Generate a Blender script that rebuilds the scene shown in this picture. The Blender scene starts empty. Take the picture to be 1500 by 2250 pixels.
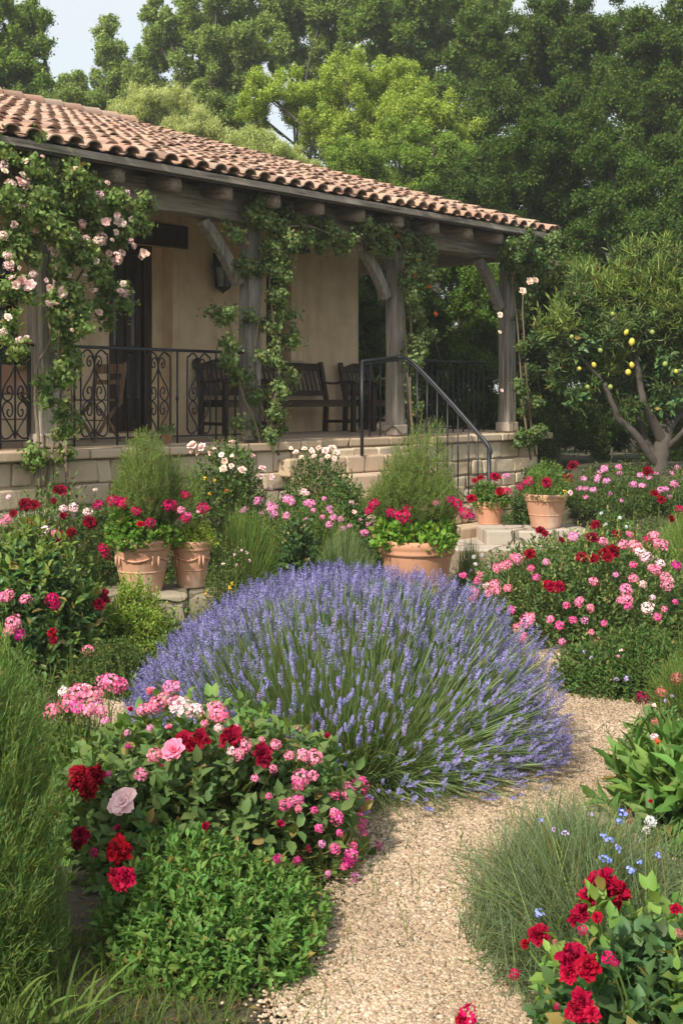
import bpy, math, random
import numpy as np
from mathutils import Vector, Matrix, Quaternion

R = math.radians
rng = np.random.default_rng(7)
random.seed(7)
SC = bpy.context.scene
COL = SC.collection
PI = math.pi

# ---------------------------------------------------------------- camera, sky, sun, exposure
F = 2600.0            # focal length in photograph pixels (photo 1500 x 2250)
HY = 875.0            # horizon row
EYE = 1.65
cam = bpy.data.cameras.new("camera")
cam.sensor_fit = 'VERTICAL'; cam.sensor_height = 36.0; cam.sensor_width = 24.0
cam.lens = 36.0 * F / 2250.0
cam.shift_y = -(1125.0 - HY) / 2250.0
cam.clip_start = 0.05; cam.clip_end = 2000
camo = bpy.data.objects.new("camera", cam); COL.objects.link(camo)
camo.location = (0, 0, EYE); camo.rotation_euler = (R(90), 0, 0)
SC.camera = camo

SUN_DIR = Vector((-0.38, -0.62, 0.68)).normalized()      # towards the sun
sun_el = math.asin(SUN_DIR.z); sun_az = math.atan2(SUN_DIR.x, SUN_DIR.y)
w = bpy.data.worlds.new("World"); SC.world = w; w.use_nodes = True
nt = w.node_tree
sky = nt.nodes.new('ShaderNodeTexSky'); sky.sky_type = 'NISHITA'; sky.sun_disc = False
sky.sun_elevation = sun_el; sky.sun_rotation = sun_az
sky.air_density = 1.0; sky.dust_density = 7.0; sky.ozone_density = .6
sky.dust_density = 3.0
_tc = nt.nodes.new('ShaderNodeTexCoord'); _n = nt.nodes.new('ShaderNodeTexNoise'); _n.inputs['Scale'].default_value = 1.6; _n.inputs['Detail'].default_value = 6
_r = nt.nodes.new('ShaderNodeMapRange'); _r.inputs['From Min'].default_value = .35; _r.inputs['From Max'].default_value = .65; _r.inputs['To Min'].default_value = .6; _r.inputs['To Max'].default_value = .9
_m = nt.nodes.new('ShaderNodeMix'); _m.data_type = 'RGBA'; _m.inputs[7].default_value = (3.5, 3.68, 3.68, 1)      # thin bright veil of high cloud
nt.links.new(_tc.outputs['Generated'], _n.inputs['Vector']); nt.links.new(_n.outputs['Fac'], _r.inputs['Value']); nt.links.new(_r.outputs[0], _m.inputs[0])
nt.links.new(sky.outputs[0], _m.inputs[6]); nt.links.new(_m.outputs[2], nt.nodes['Background'].inputs[0])
nt.nodes['Background'].inputs[1].default_value = 0.15
sl = bpy.data.lights.new("sun", 'SUN'); sl.energy = 3.5; sl.angle = R(3); sl.color = (1.0, 0.92, 0.79)
so = bpy.data.objects.new("sun", sl); COL.objects.link(so)
so.rotation_euler = SUN_DIR.to_track_quat('Z', 'Y').to_euler(); so.location = (-8, -4, 14)
SC.view_settings.view_transform = 'Standard'; SC.view_settings.look = 'None'
SC.view_settings.gamma = 1.0; SC.view_settings.exposure = 0.82
SC.cycles.use_denoising = True
SC.cycles.max_bounces = 8; SC.cycles.diffuse_bounces = 5; SC.cycles.glossy_bounces = 2
SC.cycles.transmission_bounces = 3; SC.cycles.transparent_max_bounces = 4; SC.cycles.caustics_reflective = False
SC.cycles.use_adaptive_sampling = True; SC.cycles.adaptive_threshold = 0.015

def at(px, py, Y):
    return np.array([(px - 750.0) / F * Y, Y, EYE - (py - HY) / F * Y])

# house frame: t runs along the eaves, D is the distance behind the camera's plane parallel to the facade
HA = math.atan2(2466.0, F)                # facade recedes to a vanishing point at column 3216
dT = np.array([math.sin(HA), math.cos(HA), 0]); dN = np.array([math.cos(HA), -math.sin(HA), 0])
HROT = PI / 2 - HA
def hw(t, D, z): return dT * t - dN * D + np.array([0, 0, z])
def tpx(px, D):                           # t of a photo column on the vertical plane at distance D
    k = (px - 750.0) / F
    # X = k Y ; X = dT.x t - dN.x D ; Y = dT.y t - dN.y D
    return D * (dN[0] - k * dN[1]) / (dT[0] - k * dT[1])
def hpx(px, py, D):                       # world point of a photo pixel on that plane
    t = tpx(px, D); p = hw(t, D, 0); return np.array([p[0], p[1], EYE - (py - HY) / F * p[1]])

# ---------------------------------------------------------------- node helpers / materials
MATS = {}
def newmat(name):
    m = bpy.data.materials.new(name); m.use_nodes = True
    t = m.node_tree; b = t.nodes['Principled BSDF']; return m, t, b
def N(t, typ, **kw):
    n = t.nodes.new(typ)
    for k, v in kw.items():
        if k in n.inputs.keys(): n.inputs[k].default_value = v
        else: setattr(n, k, v)
    return n
def ramp(t, fac, stops):
    r = t.nodes.new('ShaderNodeValToRGB'); e = r.color_ramp.elements
    while len(e) < len(stops): e.new(0.5)
    for el, (p, c) in zip(e, stops): el.position = p; el.color = (*c, 1)
    t.links.new(fac, r.inputs[0]); return r
def mixc(t, a, b, fac, mode='MIX'):
    m = t.nodes.new('ShaderNodeMix'); m.data_type = 'RGBA'; m.blend_type = mode
    for sock, v in ((m.inputs[0], fac), (m.inputs[6], a), (m.inputs[7], b)):
        if isinstance(v, bpy.types.NodeSocket): t.links.new(v, sock)
        elif isinstance(v, (int, float)): sock.default_value = v
        else: sock.default_value = (*v, 1)
    return m.outputs[2]
def objco(t, scale=(1, 1, 1)):
    tc = t.nodes.new('ShaderNodeTexCoord'); mp = t.nodes.new('ShaderNodeMapping')
    mp.inputs['Scale'].default_value = scale; t.links.new(tc.outputs['Object'], mp.inputs[0]); return mp.outputs[0]
def noise(t, co, scale, detail=4, rough=.55):
    n = t.nodes.new('ShaderNodeTexNoise'); n.inputs['Scale'].default_value = scale
    n.inputs['Detail'].default_value = detail; n.inputs['Roughness'].default_value = rough
    t.links.new(co, n.inputs['Vector']); return n.outputs['Fac']
def bump(t, b, h, strength, dist=.01):
    n = t.nodes.new('ShaderNodeBump'); n.inputs['Strength'].default_value = strength; n.inputs['Distance'].default_value = dist
    t.links.new(h, n.inputs['Height']); t.links.new(n.outputs[0], b.inputs['Normal'])

def m_leaf(name, trans=.3, rough=.5, valspan=(.62, 1.45), yellow=.18, dead=(.26, .2, .06)):
    m, t, b = newmat(name)
    oi = N(t, 'ShaderNodeObjectInfo'); at_ = N(t, 'ShaderNodeAttribute', attribute_name='var')
    hs = N(t, 'ShaderNodeHueSaturation')
    mr = N(t, 'ShaderNodeMapRange'); mr.inputs['To Min'].default_value = valspan[0]; mr.inputs['To Max'].default_value = valspan[1]
    t.links.new(at_.outputs['Fac'], mr.inputs['Value']); t.links.new(mr.outputs[0], hs.inputs['Value'])
    # a few leaves lean to yellow: hue from the second decimal of the leaf's random number
    mu = N(t, 'ShaderNodeMath', operation='MULTIPLY'); mu.inputs[1].default_value = 17.31
    fr = N(t, 'ShaderNodeMath', operation='FRACT'); t.links.new(at_.outputs['Fac'], mu.inputs[0]); t.links.new(mu.outputs[0], fr.inputs[0])
    mh = N(t, 'ShaderNodeMapRange'); mh.inputs['To Min'].default_value = .5 - .035 * yellow / .18; mh.inputs['To Max'].default_value = .515
    t.links.new(fr.outputs[0], mh.inputs['Value']); t.links.new(mh.outputs[0], hs.inputs['Hue'])
    warm = mixc(t, oi.outputs['Color'], (.98, 1.04, .8), 1.0, 'MULTIPLY'); t.links.new(warm, hs.inputs['Color'])
    t.links.new(hs.outputs[0], b.inputs['Base Color']); b.inputs['Roughness'].default_value = rough
    b.inputs['Specular IOR Level'].default_value = .22
    mu2 = N(t, 'ShaderNodeMath', operation='MULTIPLY'); mu2.inputs[1].default_value = 91.7; f2 = N(t, 'ShaderNodeMath', operation='FRACT'); g2 = N(t, 'ShaderNodeMath', operation='GREATER_THAN'); g2.inputs[1].default_value = .965
    t.links.new(at_.outputs['Fac'], mu2.inputs[0]); t.links.new(mu2.outputs[0], f2.inputs[0]); t.links.new(f2.outputs[0], g2.inputs[0])
    fin = mixc(t, hs.outputs[0], dead, g2.outputs[0]); t.links.new(fin, b.inputs['Base Color'])          # the odd yellowed leaf
    tr = N(t, 'ShaderNodeBsdfTranslucent'); tc = mixc(t, fin, (1.25, 1.3, .55), 1.0, 'MULTIPLY'); t.links.new(tc, tr.inputs[0])
    mx = N(t, 'ShaderNodeMixShader'); mx.inputs[0].default_value = trans
    t.links.new(b.outputs[0], mx.inputs[1]); t.links.new(tr.outputs[0], mx.inputs[2])
    t.links.new(mx.outputs[0], t.nodes['Material Output'].inputs[0]); MATS[name] = m; return m
def m_petal(name, trans=.25):
    m, t, b = newmat(name)
    oi = N(t, 'ShaderNodeObjectInfo'); at_ = N(t, 'ShaderNodeAttribute', attribute_name='var')
    hs = N(t, 'ShaderNodeHueSaturation')
    mr = N(t, 'ShaderNodeMapRange'); mr.inputs['To Min'].default_value = .72; mr.inputs['To Max'].default_value = 1.25
    t.links.new(at_.outputs['Fac'], mr.inputs['Value']); t.links.new(mr.outputs[0], hs.inputs['Value'])
    mh = N(t, 'ShaderNodeMapRange'); mh.inputs['To Min'].default_value = .493; mh.inputs['To Max'].default_value = .505
    t.links.new(oi.outputs['Random'], mh.inputs['Value']); t.links.new(mh.outputs[0], hs.inputs['Hue'])
    ms = N(t, 'ShaderNodeMapRange'); ms.inputs['To Min'].default_value = 1.1; ms.inputs['To Max'].default_value = .95
    t.links.new(at_.outputs['Fac'], ms.inputs['Value']); t.links.new(ms.outputs[0], hs.inputs['Saturation'])
    t.links.new(oi.outputs['Color'], hs.inputs['Color']); t.links.new(hs.outputs[0], b.inputs['Base Color'])
    b.inputs['Roughness'].default_value = .75; b.inputs['Specular IOR Level'].default_value = .1
    tr = N(t, 'ShaderNodeBsdfTranslucent'); t.links.new(hs.outputs[0], tr.inputs[0])
    mx = N(t, 'ShaderNodeMixShader'); mx.inputs[0].default_value = trans
    t.links.new(b.outputs[0], mx.inputs[1]); t.links.new(tr.outputs[0], mx.inputs[2])
    t.links.new(mx.outputs[0], t.nodes['Material Output'].inputs[0]); MATS[name] = m; return m
def m_wood(name, dark, mid, light, axis=2, rough=.8):
    m, t, b = newmat(name); s = [14, 14, 14]; s[axis] = .9
    co = objco(t, tuple(s)); n1 = noise(t, co, 2.2, 7, .65)
    co2 = objco(t, (1, 1, 1)); n2 = noise(t, co2, 2.3, 4, .6)
    r = ramp(t, n1, [(.28, dark), (.48, mid), (.7, light)])
    c = mixc(t, r.outputs[0], (.62, .62, .6), n2, 'MULTIPLY')
    oi = N(t, 'ShaderNodeObjectInfo'); 
    c2 = mixc(t, r.outputs[0], c, .8)
    t.links.new(c2, b.inputs['Base Color']); b.inputs['Roughness'].default_value = rough; b.inputs['Specular IOR Level'].default_value = .25
    cr = ramp(t, n1, [(.3, (0, 0, 0)), (.42, (1, 1, 1))])
    bump(t, b, cr.outputs[0], .6, .012); MATS[name] = m; return m
def m_plain(name, col, rough=.5, metal=0., var=.25, scale=8, bs=.1):
    m, t, b = newmat(name); co = objco(t); n = noise(t, co, scale, 5)
    c = mixc(t, tuple(x * (1 - var) for x in col), tuple(min(1, x * (1 + var)) for x in col), n)
    t.links.new(c, b.inputs['Base Color']); b.inputs['Roughness'].default_value = rough; b.inputs['Metallic'].default_value = metal
    if bs: bump(t, b, n, bs, .01)
    MATS[name] = m; return m

m_leaf('leaf'); m_leaf('leaf_soft', trans=.38, rough=.65); m_leaf('leaf_gloss', trans=.22, rough=.34)
m_leaf('tree_leaf', trans=.36, rough=.6, valspan=(.55, 1.6), dead=(.12, .13, .04)); m_petal('petal', .16); m_petal('lavender_petal', .15)
m_wood('post_wood', (.085, .075, .064), (.29, .26, .225), (.46, .43, .39), 2)
m_wood('beam_wood', (.1, .083, .066), (.3, .255, .21), (.44, .39, .335), 0)
m_wood('rafter_wood', (.07, .052, .04), (.24, .19, .145), (.35, .29, .24), 1)
m_wood('dark_wood', (.016, .01, .007), (.06, .034, .023), (.1, .06, .04), 2, .45)
m_wood('bench_wood', (.022, .013, .009), (.075, .043, .03), (.12, .072, .05), 0, .45)
m_wood('chair_wood', (.08, .05, .03), (.26, .165, .1), (.38, .26, .17), 2, .55)
m_plain('iron', (.02, .021, .026), .42, .4, .3, 30, .15)
m_plain('bark', (.075, .063, .052), .9, 0, .4, 14, .7)
m_plain('stem_green', (.09, .14, .04), .6); m_plain('stem_brown', (.16, .12, .08), .85, 0, .35, 20, .4)
m_plain('lemon_skin', (.55, .46, .06), .45, 0, .12, 40, .25)
m_plain('lime_skin', (.22, .28, .06), .5, 0, .15, 40, .25)
m_plain('pot_soil', (.03, .022, .016), .95, 0, .4, 40, .6)
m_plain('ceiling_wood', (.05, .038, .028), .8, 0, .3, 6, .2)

def m_plaster():
    m, t, b = newmat('plaster'); co = objco(t); n = noise(t, co, .9, 6, .6); n2 = noise(t, co, 14, 5, .6)
    c = mixc(t, (.8, .62, .4), (.88, .72, .5), n); c = mixc(t, c, (.9, .88, .85), n2, 'MULTIPLY')
    co3 = objco(t, (3, 3, .35)); n3 = noise(t, co3, 1.6, 5)
    st = ramp(t, n3, [(.45, (1, 1, 1)), (.74, (.72, .68, .62))]); c = mixc(t, c, st.outputs[0], .75, 'MULTIPLY'); n5 = noise(t, co, 3.3, 6, .65); pt = ramp(t, n5, [(.42, (.86, .84, .8)), (.56, (1, 1, 1))]); c = mixc(t, c, pt.outputs[0], .8, 'MULTIPLY')
    t.links.new(c, b.inputs['Base Color']); b.inputs['Roughness'].default_value = .92; bump(t, b, n2, .4, .012); MATS['plaster'] = m
m_plaster()
def m_stone(name, scale, stretch, cols, joint, jw=.05):
    m, t, b = newmat(name); co = objco(t, stretch)
    wn = noise(t, co, 2.5, 3); 
    va = N(t, 'ShaderNodeVectorMath', operation='ADD'); sc_ = N(t, 'ShaderNodeVectorMath', operation='SCALE'); sc_.inputs['Scale'].default_value = .16
    nz = N(t, 'ShaderNodeTexNoise'); nz.inputs['Scale'].default_value = 2.4; t.links.new(co, nz.inputs['Vector'])
    t.links.new(nz.outputs['Color'], sc_.inputs[0]); t.links.new(co, va.inputs[0]); t.links.new(sc_.outputs[0], va.inputs[1])
    v = N(t, 'ShaderNodeTexVoronoi', feature='F1'); v.inputs['Scale'].default_value = scale; t.links.new(va.outputs[0], v.inputs['Vector'])
    e = N(t, 'ShaderNodeTexVoronoi', feature='DISTANCE_TO_EDGE'); e.inputs['Scale'].default_value = scale; t.links.new(va.outputs[0], e.inputs['Vector'])
    sp = N(t, 'ShaderNodeSeparateColor'); t.links.new(v.outputs['Color'], sp.inputs[0])
    k = len(cols); r = ramp(t, sp.outputs[0], [(i / (k - 1), c) for i, c in enumerate(cols)])
    n2 = noise(t, co, 9, 6, .65); c = mixc(t, r.outputs[0], (.66, .63, .6), n2, 'MULTIPLY'); c = mixc(t, r.outputs[0], c, .75)
    ed = ramp(t, e.outputs['Distance'], [(jw * .35, (0, 0, 0)), (jw, (1, 1, 1))])
    c = mixc(t, joint, c, ed.outputs[0])
    t.links.new(c, b.inputs['Base Color']); b.inputs['Roughness'].default_value = .9
    hh = N(t, 'ShaderNodeMath', operation='MULTIPLY_ADD'); t.links.new(n2, hh.inputs[0]); hh.inputs[1].default_value = .35; t.links.new(ed.outputs[0], hh.inputs[2])
    bump(t, b, hh.outputs[0], .8, .03); MATS[name] = m
m_stone('rubble_stone', 2.6, (1, 1, 1.35), [(.5, .4, .27), (.62, .53, .39), (.56, .42, .29), (.47, .38, .27), (.66, .57, .44)], (.34, .27, .18), .035)
m_stone('coping_stone', 1.5, (1, 1, .4), [(.5, .38, .26), (.58, .45, .31), (.52, .37, .26), (.6, .49, .36)], (.28, .21, .14), .02)
m_stone('ledge_stone', 3.2, (1, 1, 1.2), [(.24, .2, .14), (.34, .29, .21), (.2, .18, .12), (.38, .33, .25)], (.08, .065, .045), .05)
m_stone('paving_stone', 1.7, (1, 1, 1), [(.42, .37, .31), (.5, .43, .36), (.46, .38, .31)], (.2, .16, .12), .03)
def m_facing():
    m, t, b = newmat('facing_stone'); a = N(t, 'ShaderNodeAttribute', attribute_name='var'); co = objco(t)
    r = ramp(t, a.outputs['Fac'], [(0, (.56, .44, .3)), (.25, (.72, .61, .45)), (.5, (.64, .5, .35)), (.75, (.55, .45, .33)), (1, (.76, .67, .53))])
    n = noise(t, co, 8, 7, .65); n2 = noise(t, co, 1.5, 5); c = mixc(t, r.outputs[0], (.6, .56, .5), n, 'MULTIPLY'); c = mixc(t, r.outputs[0], c, .8)
    d = ramp(t, n2, [(.4, (1, 1, 1)), (.7, (.68, .64, .56))]); c = mixc(t, c, d.outputs[0], .8, 'MULTIPLY')
    t.links.new(c, b.inputs['Base Color']); b.inputs['Roughness'].default_value = .92; bump(t, b, n, .7, .02); MATS['facing_stone'] = m
m_facing(); m_plain('mortar', (.42, .34, .24), .95, 0, .3, 12, .5)
def m_tile():
    m, t, b = newmat('roof_tile'); a = N(t, 'ShaderNodeAttribute', attribute_name='var'); co = objco(t)
    r = ramp(t, a.outputs['Fac'], [(0, (.26, .16, .12)), (.3, (.4, .24, .17)), (.55, (.47, .3, .21)), (.8, (.52, .37, .275)), (1, (.36, .26, .2))])
    n = noise(t, co, 7, 7, .65); n2 = noise(t, co, 1.7, 5, .6)
    c = mixc(t, r.outputs[0], (.55, .47, .42), n, 'MULTIPLY'); c = mixc(t, r.outputs[0], c, .75)
    li = ramp(t, n2, [(.5, (0, 0, 0)), (.68, (1, 1, 1))]); n3 = noise(t, co, 22, 4)
    l2 = ramp(t, n3, [(.45, (0, 0, 0)), (.6, (1, 1, 1))]); mm = mixc(t, li.outputs[0], l2.outputs[0], 1., 'MULTIPLY')
    c = mixc(t, c, (.3, .26, .2), mm); t.links.new(c, b.inputs['Base Color']); b.inputs['Roughness'].default_value = .85; bump(t, b, n, .35, .01)
    MATS['roof_tile'] = m
m_tile()
def m_terracotta(name, a, bcol, lime):
    m, t, b = newmat(name); co = objco(t); n = noise(t, co, 5, 6, .6); n2 = noise(t, co, 2.1, 6, .65); n3 = noise(t, co, 40, 3)
    c = mixc(t, a, bcol, n); p = ramp(t, n2, [(.5, (0, 0, 0)), (.7, (1, 1, 1))]); p2 = N(t, 'ShaderNodeMath', operation='MULTIPLY'); p2.inputs[1].default_value = lime
    sp = N(t, 'ShaderNodeSeparateColor'); t.links.new(p.outputs[0], sp.inputs[0]); t.links.new(sp.outputs[0], p2.inputs[0])
    c = mixc(t, c, (.66, .56, .47), p2.outputs[0])
    n4 = noise(t, objco(t, (5, 5, 1)), 3.1, 5); d = ramp(t, n4, [(.55, (1, 1, 1)), (.75, (.62, .58, .55))]); c = mixc(t, c, d.outputs[0], .8, 'MULTIPLY')
    t.links.new(c, b.inputs['Base Color']); b.inputs['Roughness'].default_value = .82; bump(t, b, n3, .12, .004); MATS[name] = m
m_terracotta('terracotta', (.46, .215, .12), (.56, .295, .18), .45); m_terracotta('terracotta_aged', (.46, .23, .14), (.56, .33, .21), .6)
def m_gravel():
    m, t, b = newmat('gravel'); co = objco(t); v = N(t, 'ShaderNodeTexVoronoi'); v.inputs['Scale'].default_value = 62; t.links.new(co, v.inputs['Vector'])
    e = N(t, 'ShaderNodeTexVoronoi', feature='DISTANCE_TO_EDGE'); e.inputs['Scale'].default_value = 62; t.links.new(co, e.inputs['Vector'])
    sp = N(t, 'ShaderNodeSeparateColor'); t.links.new(v.outputs['Color'], sp.inputs[0])
    r = ramp(t, sp.outputs[0], [(0, (.36, .265, .165)), (.4, (.47, .355, .23)), (.8, (.54, .42, .28)), (1, (.58, .48, .35))])
    ed = ramp(t, e.outputs['Distance'], [(.02, (0, 0, 0)), (.2, (1, 1, 1))]); n = noise(t, co, 1.1, 5)
    c = mixc(t, (.26, .19, .115), r.outputs[0], ed.outputs[0]); d = ramp(t, n, [(.35, (.72, .7, .66)), (.6, (1, 1, 1))]); c = mixc(t, c, d.outputs[0], .8, 'MULTIPLY')
    t.links.new(c, b.inputs['Base Color']); b.inputs['Roughness'].default_value = .95; bump(t, b, ed.outputs[0], 1., .012); MATS['gravel'] = m
    m, t, b = newmat('pebble'); a = N(t, 'ShaderNodeAttribute', attribute_name='var')
    r = ramp(t, a.outputs['Fac'], [(0, (.2, .16, .12)), (.03, (.27, .2, .13)), (.35, (.4, .295, .2)), (.75, (.48, .37, .26)), (.95, (.57, .475, .36)), (1, (.4, .22, .14))])
    pn = noise(t, objco(t), 1.5, 5, .6); pd = ramp(t, pn, [(.38, (.68, .65, .6)), (.58, (1, 1, 1))]); pc = mixc(t, r.outputs[0], pd.outputs[0], .85, 'MULTIPLY')
    t.links.new(pc, b.inputs['Base Color']); b.inputs['Roughness'].default_value = .9; MATS['pebble'] = m
m_gravel()
def m_ground():
    m, t, b = newmat('soil'); co = objco(t); n = noise(t, co, 1.3, 6, .6); n2 = noise(t, co, 30, 6, .7)
    c = mixc(t, (.055, .04, .025), (.13, .1, .062), n2); g = ramp(t, n, [(.45, (0, 0, 0)), (.62, (1, 1, 1))])
    c2 = mixc(t, c, (.06, .075, .028), g.outputs[0]); t.links.new(c2, b.inputs['Base Color']); b.inputs['Roughness'].default_value = .97
    bump(t, b, n2, .9, .03); MATS['soil'] = m
m_ground()
def m_glass():
    m, t, b = newmat('dark_pane'); b.inputs['Base Color'].default_value = (.008, .008, .009, 1); b.inputs['Roughness'].default_value = .08; MATS['dark_pane'] = m
    m, t, b = newmat('lantern_glass'); b.inputs['Base Color'].default_value = (.25, .25, .22, 1); b.inputs['Roughness'].default_value = .25; b.inputs['Transmission Weight'].default_value = .6; MATS['lantern_glass'] = m
m_glass()

# ---------------------------------------------------------------- object helpers
def prop(o, label=None, cat=None, group=None, kind=None):
    if label: o['label'] = label
    if cat: o['category'] = cat
    if group: o['group'] = group
    if kind: o['kind'] = kind
    return o
def empty(name, loc, label, cat, group=None, rot=0, kind=None):
    o = bpy.data.objects.new(name, None); COL.objects.link(o); o.location = tuple(loc); o.rotation_euler = (0, 0, rot)
    o.empty_display_size = .1
    return prop(o, label, cat, group, kind)
def npmesh(name, V, FL, mat, var=None, smooth=False):
    me = bpy.data.meshes.new(name); V = np.ascontiguousarray(V, dtype=np.float32)
    FL = [np.asarray(f, dtype=np.int32) for f in FL if len(f)]
    loops = np.concatenate([f.ravel() for f in FL]); tot = np.concatenate([np.full(len(f), f.shape[1], np.int32) for f in FL])
    st = np.concatenate([[0], np.cumsum(tot)[:-1]]).astype(np.int32)
    me.vertices.add(len(V)); me.vertices.foreach_set('co', V.ravel())
    me.loops.add(len(loops)); me.loops.foreach_set('vertex_index', loops)
    me.polygons.add(len(tot)); me.polygons.foreach_set('loop_start', st)
    if smooth: me.polygons.foreach_set('use_smooth', np.ones(len(tot), bool))
    me.update(calc_edges=True)
    if var is not None:
        a = me.attributes.new('var', 'FLOAT', 'POINT'); a.data.foreach_set('value', np.ascontiguousarray(var, dtype=np.float32))
    me.materials.append(MATS[mat] if isinstance(mat, str) else mat); return me
def link(name, me, parent=None, color=None, loc=None):
    o = bpy.data.objects.new(name, me); COL.objects.link(o)
    if parent: o.parent = parent
    if color is not None: o.color = (*color, 1)
    if loc is not None: o.location = tuple(loc)
    return o
class Acc:                                     # accumulates instanced leaf templates into one mesh
    def __init__(s): s.V = []; s.F = {}; s.var = []; s.n = 0
    def add(s, V, faces, var):                 # V (M,k,3)
        M, k, _ = V.shape
        if M == 0: return
        s.V.append(V.reshape(-1, 3)); s.var.append(np.repeat(var, k) if var.ndim == 1 else var.ravel())
        base = (s.n + np.arange(M) * k)[:, None, None]
        for f in faces:
            f = np.asarray(f); s.F.setdefault(f.shape[1], []).append((base + f[None]).reshape(-1, f.shape[1]))
        s.n += M * k
    def build(s, name, mat, parent, origin=(0, 0, 0), color=None, smooth=False):
        V = np.concatenate(s.V) - np.asarray(origin)
        me = npmesh(name, V, [np.concatenate(f) for f in s.F.values()], mat, np.concatenate(s.var), smooth)
        return link(name, me, parent, color)
def unit(v): return v / np.maximum(np.linalg.norm(v, axis=-1, keepdims=True), 1e-9)
def rand_dir(n): return unit(rng.normal(size=(n, 3)))

# leaf templates (length along u, width v, height n)
T_DIA = (np.array([[0, 0, 0], [.42, .5, .12], [1, 0, -.05], [.42, -.5, .12]]), [np.array([[0, 3, 2, 1]])])
T_OVAL = (np.array([[0, 0, 0], [.22, .4, .1], [.6, .46, .1], [1, 0, -.12], [.6, -.46, .1], [.22, -.4, .1], [.3, 0, .0], [.65, 0, -.02]]),
          [np.array([[0, 6, 1], [0, 5, 6], [7, 3, 2], [7, 4, 3]]), np.array([[6, 7, 2, 1], [6, 5, 4, 7]])])
T_LANCE = (np.array([[0, 0, 0], [.3, .5, .06], [.7, .36, .0], [1, 0, -.14], [.7, -.36, .0], [.3, -.5, .06]]), [np.array([[0, 5, 4, 3, 2, 1][:]])[:, :3], np.array([[0, 4, 3]]), np.array([[0, 3, 2]]), np.array([[0, 2, 1]])])
T_NEED = (np.array([[0, 0, 0], [.5, .5, .0], [1, 0, -.06], [.5, -.5, .0]]), [np.array([[0, 3, 2, 1]])])
def inst(T, P, U, Nn, length, width):
    S = unit(np.cross(Nn, U)); Nn = np.cross(U, S); t = T[0]
    length = np.asarray(length).reshape(-1, 1, 1) * np.ones((len(P), 1, 1)); width = np.asarray(width).reshape(-1, 1, 1)
    return P[:, None] + length * t[None, :, 0:1] * U[:, None] + width * t[None, :, 1:2] * S[:, None] + length * t[None, :, 2:3] * Nn[:, None]
def shoot_leaves(acc, P0, A, L, k, ll, lw, T=T_OVAL, ang=(75, 30), start=.25, jit=.25, upbias=.0, phi=2.4, var=None):
    n = len(P0); A = unit(A); ref = np.where(np.abs(A[:, 2:3]) < .9, np.array([[0, 0, 1.]]), np.array([[1., 0, 0]]))
    B1 = unit(np.cross(A, ref)); B2 = np.cross(A, B1); L = np.asarray(L) * np.ones(n)
    ph0 = rng.uniform(0, 2 * PI, n); sv = rng.uniform(0, 1, n) if var is None else var
    for j in range(k):
        t = start + (1 - start) * (j / max(1, k - 1)) if k > 1 else .8
        p = P0 + A * (L * t)[:, None]
        a = R(ang[0]) + (R(ang[1]) - R(ang[0])) * t + rng.normal(0, jit, n)
        f = ph0 + j * phi + rng.normal(0, jit, n)
        s = np.cos(f)[:, None] * B1 + np.sin(f)[:, None] * B2
        U = unit(np.cos(a)[:, None] * A + np.sin(a)[:, None] * s + np.array([0, 0, upbias]))
        Nn = unit(A - (A * U).sum(1, keepdims=True) * U + rng.normal(0, .25, (n, 3)) + np.array([0, 0, .35]))
        sz = ll * rng.uniform(.65, 1.2, n) * (1.05 - .4 * abs(t - .55))
        V = inst(T, p, U, Nn, sz, sz * lw)
        acc.add(V, T[1], np.clip(sv * .6 + rng.uniform(0, .4, n), 0, 1))
def strips(acc, P, W, var, side=None):         # P (M,s,3) polylines -> tapered ribbons, W (M,s) widths
    M, s, _ = P.shape; d = unit(P[:, -1] - P[:, 0])
    if side is None: side = unit(np.cross(d, rand_dir(M)))
    h = side[:, None] * W[..., None] * .5
    V = np.concatenate([P - h, P + h], 1); i = np.arange(s - 1)
    acc.add(V, [np.stack([i, i + 1, i + 1 + s, i + s], 1)], var)
def curve_pts(P0, P1, bend, s):                # quadratic polylines, bend added at the middle
    t = np.linspace(0, 1, s)[None, :, None]; C = (P0 + P1) / 2 + bend
    return (1 - t) ** 2 * P0[:, None] + 2 * t * (1 - t) * C[:, None] + t * t * P1[:, None]

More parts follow.
